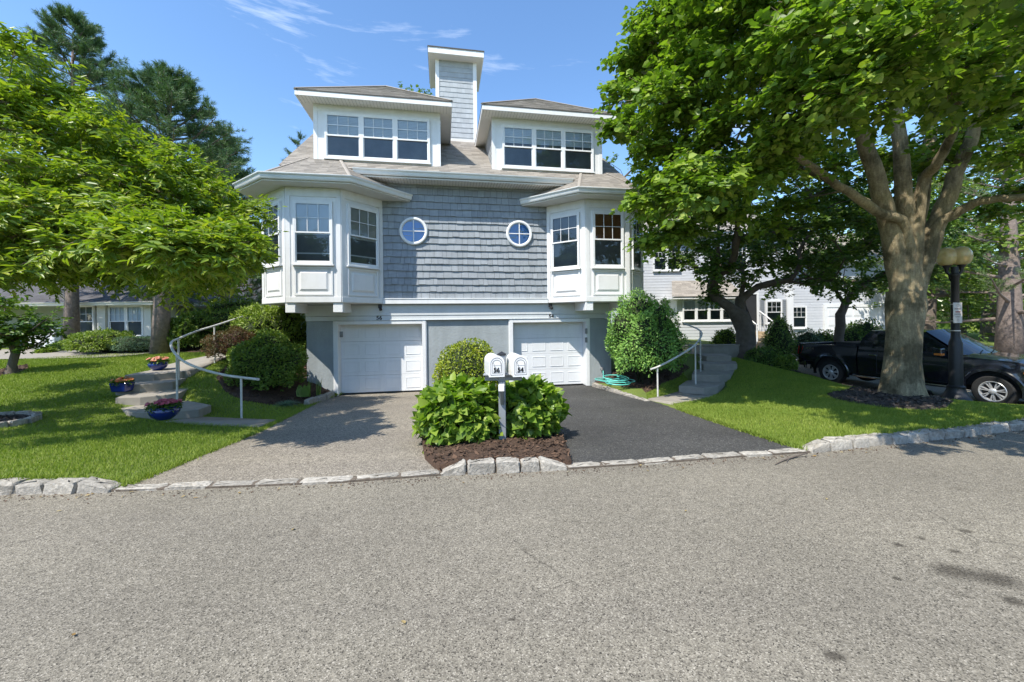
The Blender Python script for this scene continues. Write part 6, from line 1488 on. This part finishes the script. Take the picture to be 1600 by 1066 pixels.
def side(mb, x0, x1, sg, rows=14, step=.045):
    xs = sorted(set([x0, x1]+[x for x in np.arange(x0, x1, step)]+[x for h in (RH, FH) for x in (h-AR+.001, h+AR-.001, h-AR-.001, h+AR+.001) if x0 < x < x1]))
    vs = []
    for x in xs:
        b_, t_ = bot(x), topz(x)
        for r in range(rows+1):
            u = r/rows; z = b_+(t_-b_)*u; y = halfw(x, z)
            if u > .93: y -= .02*((u-.93)/.07)**2
            vs.append((x, -sg*y, z))
    k = rows+1; fs = []
    for i in range(len(xs)-1):
        for r in range(rows):
            q = (i*k+r, (i+1)*k+r, (i+1)*k+r+1, i*k+r+1); fs.append(q if sg > 0 else q[::-1])
    mb.add(vs, fs); return xs
# bed
b = MB()
for sg in (1, -1):
    xs = side(b, .06, 2.03, sg)
    # rail top and inner side
    vs = []; 
    for x in xs: y = halfw(x, topz(x))-.02; vs += [(x, -sg*y, topz(x)), (x, -sg*(y-.09), topz(x)), (x, -sg*(y-.09), .9)]
    b.add(vs, [q if sg > 0 else q[::-1] for i in range(len(xs)-1) for q in ((i*3, (i+1)*3, (i+1)*3+1, i*3+1), (i*3+1, (i+1)*3+1, (i+1)*3+2, i*3+2))])
b.box(.08, 2.03, -.86, .86, .84, .92); b.box(1.97, 2.03, -.95, .95, .5, 1.36)
b.build('bed', 'paint', truck, smooth=True)
b = MB(); b.box(.0, .07, -.87, .87, .60, 1.375); b.box(-.015, .02, -.25, .25, 1.1, 1.25); b.build('tailgate', 'paint', truck, bevel=.02, seg=3)
b = MB(); b.box(1.30, 1.93, -.84, .84, 1.10, 1.455); b.box(1.32, 1.91, -.845, .845, 1.42, 1.475); b.build('toolbox', 'trim', truck, bevel=.02, seg=2)
# cab and front
b = MB()
for sg in (1, -1): side(b, 2.07, 6.02, sg)
xs = np.arange(4.33, 6.03, .06); ny = 14; vs = []
for x in xs:
    for j in range(ny+1):
        v = -1+2*j/ny; yt = halfw(x, topz(x))-.02; z = topz(x)+.075*(1-abs(v)**3.2)*min(1, (6.1-x)/.5)+.02*(math.exp(-((abs(v)-.62)/.1)**2))*min(1, (6.05-x)/.4); vs.append((x, v*yt, z))
b.add(vs, [(i*(ny+1)+j, (i+1)*(ny+1)+j, (i+1)*(ny+1)+j+1, i*(ny+1)+j+1) for i in range(len(xs)-1) for j in range(ny)])
b.box(2.07, 2.12, -.95, .95, .5, 1.28); b.box(2.1, 4.4, -.9, .9, 1.1, 1.2); b.box(2.3, 4.4, -.86, .86, .36, .50)
b.build('body', 'paint', truck, smooth=True)
# greenhouse
def gp(u, v, sg, o=0.0):
    """point of the cab side: u along (0 rear .. 1 front), v from the belt (0) to the roof (1)"""
    xb0, xb1, xr0, xr1 = 2.07, 4.52, 2.30, 3.66
    x0 = xb0+(xr0-xb0)*(v**2.6); x1 = xb1+(xr1-xb1)*v; x = x0+(x1-x0)*u
    y = .945-.225*v**1.25; y -= .03*u**4
    return (x, -sg*(y+o), 1.27+(1.885-1.27)*v)
b = MB(); nu, nv = 26, 10
for sg in (1, -1):
    vs = [gp(i/nu, j/nv, sg) for i in range(nu+1) for j in range(nv+1)]
    b.add(vs, [q if sg > 0 else q[::-1] for i in range(nu) for j in range(nv) for q in [(i*(nv+1)+j, (i+1)*(nv+1)+j, (i+1)*(nv+1)+j+1, i*(nv+1)+j+1)]])
vs = []
for i in range(nu+1):
    for j in range(13):
        w_ = -1+j/6; p0 = gp(i/nu, 1, 1); e_ = 1-abs(2*i/nu-1)**4; vs.append((p0[0], -w_*abs(p0[1])*-1, 1.885+.055*(1-abs(w_)**2.5)*(.4+.6*e_)))
b.add(vs, [(i*13+j, (i+1)*13+j, (i+1)*13+j+1, i*13+j+1) for i in range(nu) for j in range(12)])
vs = [(gp(0, j/nv, 1)[0]+.0, w_*abs(gp(0, j/nv, 1)[1]), gp(0, j/nv, 1)[2]) for j in range(nv+1) for w_ in np.linspace(-1, 1, 7)]
b.add(vs, [(j*7+i, j*7+i+1, (j+1)*7+i+1, (j+1)*7+i) for j in range(nv) for i in range(6)][::1])
b.build('cab', 'paint', truck, smooth=True)
def wpatch(us, name='side_window'):
    for sg in (1, -1):
        w = MB(); (u0b, u1b), (u0t, u1t) = us; n1, n2 = 10, 6; vs = []
        for i in range(n1+1):
            for j in range(n2+1):
                v = .10+.74*j/n2; k = j/n2; u0 = u0b+(u0t-u0b)*k; u1 = u1b+(u1t-u1b)*k; vs.append(gp(u0+(u1-u0)*i/n1, v, sg, .005))
        w.add(vs, [q if sg > 0 else q[::-1] for i in range(n1) for j in range(n2) for q in [(i*(n2+1)+j, (i+1)*(n2+1)+j, (i+1)*(n2+1)+j+1, i*(n2+1)+j+1)]])
        w.build(name, 'car_glass', truck, smooth='all')
wpatch(((.16, .40), (.20, .46))); wpatch(((.445, .73), (.515, .86))); wpatch(((.755, .93), (.885, .955)), 'quarter_window')
w = MB(); vs = []; nw = 16
for j in range(9):
    v = j/8; x = 4.55+(3.66-4.55)*v; z = 1.285+(1.90-1.285)*v; hw_ = .88-.19*v
    for i in range(nw+1):
        k = -1+2*i/nw; vs.append((x+.16*(1-k*k)*(1-.55*v)+.012, k*hw_, z+.008+.05*(1-k*k)*v))
w.add(vs, [(j*(nw+1)+i, j*(nw+1)+i+1, (j+1)*(nw+1)+i+1, (j+1)*(nw+1)+i) for j in range(8) for i in range(nw)]); w.build('windscreen', 'car_glass', truck, smooth='all')
b = MB(); b.tube([(4.72, -.5, 1.335), (4.60, -.1, 1.40)], .012, 5); b.tube([(4.70, .05, 1.345), (4.58, .5, 1.39)], .012, 5); b.build('wiper', 'trim', truck)
# doors: seams, handles
def seam(pts, sg=1):
    m_ = MB()
    for (xa, za), (xb, zb) in zip(pts[:-1], pts[1:]):
        n_ = 8
        for i in range(n_):
            u0, u1 = i/n_, (i+1)/n_; x0, z0 = xa+(xb-xa)*u0, za+(zb-za)*u0; x1, z1 = xa+(xb-xa)*u1, za+(zb-za)*u1
            m_.tube([(x0, -sg*(halfw(x0, z0)+.0005), z0), (x1, -sg*(halfw(x1, z1)+.0005), z1)], .006, 4)
    return m_
seam([(2.62, 1.26), (2.60, .55), (3.42, .50), (3.44, 1.27)]).build('rear_door_seam', 'trim', truck)
seam([(3.46, 1.27), (3.45, .50), (4.42, .50), (4.50, .72), (4.46, 1.25)]).build('front_door_seam', 'trim', truck)
seam([(.12, .74), (.66, .74)]).build('bed_seam', 'trim', truck)
for hx_ in (2.50, 3.66):
    b = MB(); y = halfw(hx_, 1.12); b.box(hx_-.10, hx_+.10, -y-.035, -y-.012, 1.10, 1.135); b.box(hx_-.10, hx_-.07, -y-.03, -y+.02, 1.095, 1.14); b.box(hx_+.07, hx_+.10, -y-.03, -y+.02, 1.095, 1.14); b.build('door_handle', 'chrome' if hx_ < 3 else 'paint', truck, bevel=.008, seg=2)
# mirror
for sg in (1, -1):
    b = MB(); b.box(4.06, 4.26, -sg*1.21 if sg > 0 else 1.0, -sg*1.0 if sg > 0 else 1.21, 1.22, 1.45); b.box(4.12, 4.22, *sorted((-sg*.90, -sg*1.02)), 1.26, 1.34); b.build('mirror', 'paint', truck, bevel=.035, seg=3)
b = MB(); b.box(4.10, 4.262, -1.214, -1.06, 1.25, 1.32); b.build('turn_lamp', 'amber', truck, bevel=.01)
# lamps, grille, bumpers, flares, boards
b = MB(); n_ = 7
q = [(.035, 1.27), (.23, 1.27), (.25, 1.22), (.20, 1.02), (.15, .97), (.035, .97)]
b.extr([(x, -halfw(.16, z)-.004+.03*(x < .1), z) for x, z in q], (0, .10, 0)); b.build('tail_lamp', 'tail', truck, bevel=.012, seg=2)
b = MB(); q2 = [(.02, 1.29), (.245, 1.29), (.27, 1.22), (.215, 1.0), (.155, .95), (.02, .95)]; b.extr([(x, -halfw(.16, z)-.001+.03*(x < .1), z) for x, z in q2], (0, .09, 0)); b.build('lamp_surround', 'chrome', truck, bevel=.006)
b = MB(); b.extr([(5.62, -.985, 1.05), (5.70, -.99, .86), (5.98, -.86, .84), (6.04, -.72, .90), (6.02, -.72, 1.06)], (0, .06, .0)); b.build('headlight', 'lens', truck, bevel=.015, seg=2)
b = MB(); b.extr([(5.60, -.995, 1.04), (5.69, -1.0, .87), (5.80, -.965, .86), (5.76, -.97, 1.05)], (0, .06, 0)); b.build('indicator', 'amber', truck, bevel=.01, seg=2)
b = MB(); b.box(5.95, 6.06, -.70, .70, .78, 1.10); b.build('grille', 'chrome', truck, bevel=.02, seg=2)
for z_ in (.84, .94, 1.04): MB().box(6.05, 6.075, -.66, .66, z_-.025, z_+.015).build('grille_bar', 'trim', truck, bevel=.004)
b = MB(); prof = [(5.72, -1.01), (5.92, -.95), (6.12, -.70), (6.16, 0), (6.12, .70), (5.92, .95), (5.72, 1.01), (5.70, .93), (5.9, .85), (6.0, .6), (6.0, -.6), (5.9, -.85), (5.70, -.93)]
b.prism(prof, .52, .76); b.build('front_bumper', 'chrome', truck, bevel=.03, seg=3)
b = MB(); b.prism([(-.14, -.85), (-.16, 0), (-.14, .85), (.02, .97), (.35, 1.0), (.35, .9), (.02, .85), (.02, -.85), (.35, -.9), (.35, -1.0), (.02, -.97)], .55, .74); b.build('rear_bumper', 'chrome', truck, bevel=.025, seg=2)
for sg in (1, -1):
    for h in (RH, FH):
        b = MB(); n_ = 22; vs = []
        for i in range(n_+1):
            a = math.radians(-12+204*i/n_); 
            for r_, dy in ((AR-.012, -.05), (AR-.008, .022), (AR+.05, .028), (AR+.085, .004)):
                x = h+r_*math.cos(a); z = .42+r_*math.sin(a); vs.append((x, -sg*(halfw(x, max(.5, z))+dy-.012), z))
        b.add(vs, [q if sg > 0 else q[::-1] for i in range(n_) for j in range(3) for q in [(i*4+j, i*4+j+1, (i+1)*4+j+1, (i+1)*4+j)]]); b.build('wheel_arch', 'paint', truck, smooth=True)
    b = MB(); b.tube([(1.95, -sg*1.0, .42), (2.1, -sg*1.03, .40), (4.3, -sg*1.03, .40), (4.5, -sg*1.0, .43)], .04, 8); b.build('running_board', 'chrome' , truck, smooth=True)
b = MB(); b.box(.5, 5.9, -.55, .55, .32, .48); b.box(.62, 1.85, -.9, .9, .5, .9); b.box(4.55, 5.75, -.86, .86, .5, .98); b.build('chassis', 'trim', truck)
def wheel(x, sg):
    y = -sg*.87; hb = MB(); prof = [(.245, -.12), (.30, -.135), (.37, -.135), (.398, -.11), (.405, -.05), (.405, .05), (.398, .11), (.37, .135), (.30, .135), (.245, .12)]
    n_ = 40; vs = [(r_*math.cos(2*math.pi*j/n_), o_, r_*math.sin(2*math.pi*j/n_)) for r_, o_ in prof for j in range(n_)]
    hb.add(vs, [(i*n_+j, (i+1)*n_+j, (i+1)*n_+(j+1) % n_, i*n_+(j+1) % n_) for i in range(len(prof)-1) for j in range(n_)])
    w_ = hb.build('wheel', 'tyre', truck, smooth=True, loc=(x, y, .405))
    r = MB(); s_ = -sg
    vs = []; pr = [(.262, .128), (.255, .135), (.235, .128), (.225, .06), (.225, -.10)]
    for r_, o_ in pr: vs += [(r_*math.cos(2*math.pi*j/n_), s_*o_, r_*math.sin(2*math.pi*j/n_)) for j in range(n_)]
    r.add(vs, [(i*n_+j, (i+1)*n_+j, (i+1)*n_+(j+1) % n_, i*n_+(j+1) % n_) for i in range(len(pr)-1) for j in range(n_)])
    for kk in range(7):
        a = 2*math.pi*kk/7+.2
        for da in (-.085, .085):
            ca_, sa_ = math.cos(a+da*.5), math.sin(a+da*.5); cb_, sb_ = math.cos(a+da*1.7), math.sin(a+da*1.7); tx_, tz_ = -math.sin(a), math.cos(a)
            P = []
            for rr, cc, ss, wd, o_ in ((.05, ca_, sa_, .014, .115), (.245, cb_, sb_, .017, .12)):
                P += [(rr*cc-tx_*wd, s_*(o_-.05), rr*ss-tz_*wd), (rr*cc+tx_*wd, s_*(o_-.05), rr*ss+tz_*wd), (rr*cc+tx_*wd*.7, s_*o_, rr*ss+tz_*wd*.7), (rr*cc-tx_*wd*.7, s_*o_, rr*ss-tz_*wd*.7)]
            r.add(P, [(0,1,5,4),(1,2,6,5),(2,3,7,6),(3,0,4,7),(4,5,6,7),(3,2,1,0)])
    vs = [(rr*math.cos(2*math.pi*j/20), s_*o_, rr*math.sin(2*math.pi*j/20)) for rr, o_ in ((.075, .07), (.075, .125), (.055, .14), (.0005, .142)) for j in range(20)]
    r.add(vs, [(i*20+j, (i+1)*20+j, (i+1)*20+(j+1) % 20, i*20+(j+1) % 20) for i in range(3) for j in range(20)])
    r.build('rim', 'alloy', w_, smooth=True)
    d = MB(); d.add([(.226*math.cos(2*math.pi*j/n_), s_*.045, .226*math.sin(2*math.pi*j/n_)) for j in range(n_)], [tuple(range(n_))]); d.build('brake_disc', 'trim', w_)
for x in (RH, FH):
    for sg in (1, -1): wheel(x, sg)
text_mesh('badge', '4X4', .115, 'chrome', truck, Matrix.Translation((.50, -halfw(.5, 1.19)-.003, 1.19)) @ Matrix.Rotation(R(90), 4, 'X') @ Matrix.Scale(1.5, 4, (1, 0, 0)), .003, .004)
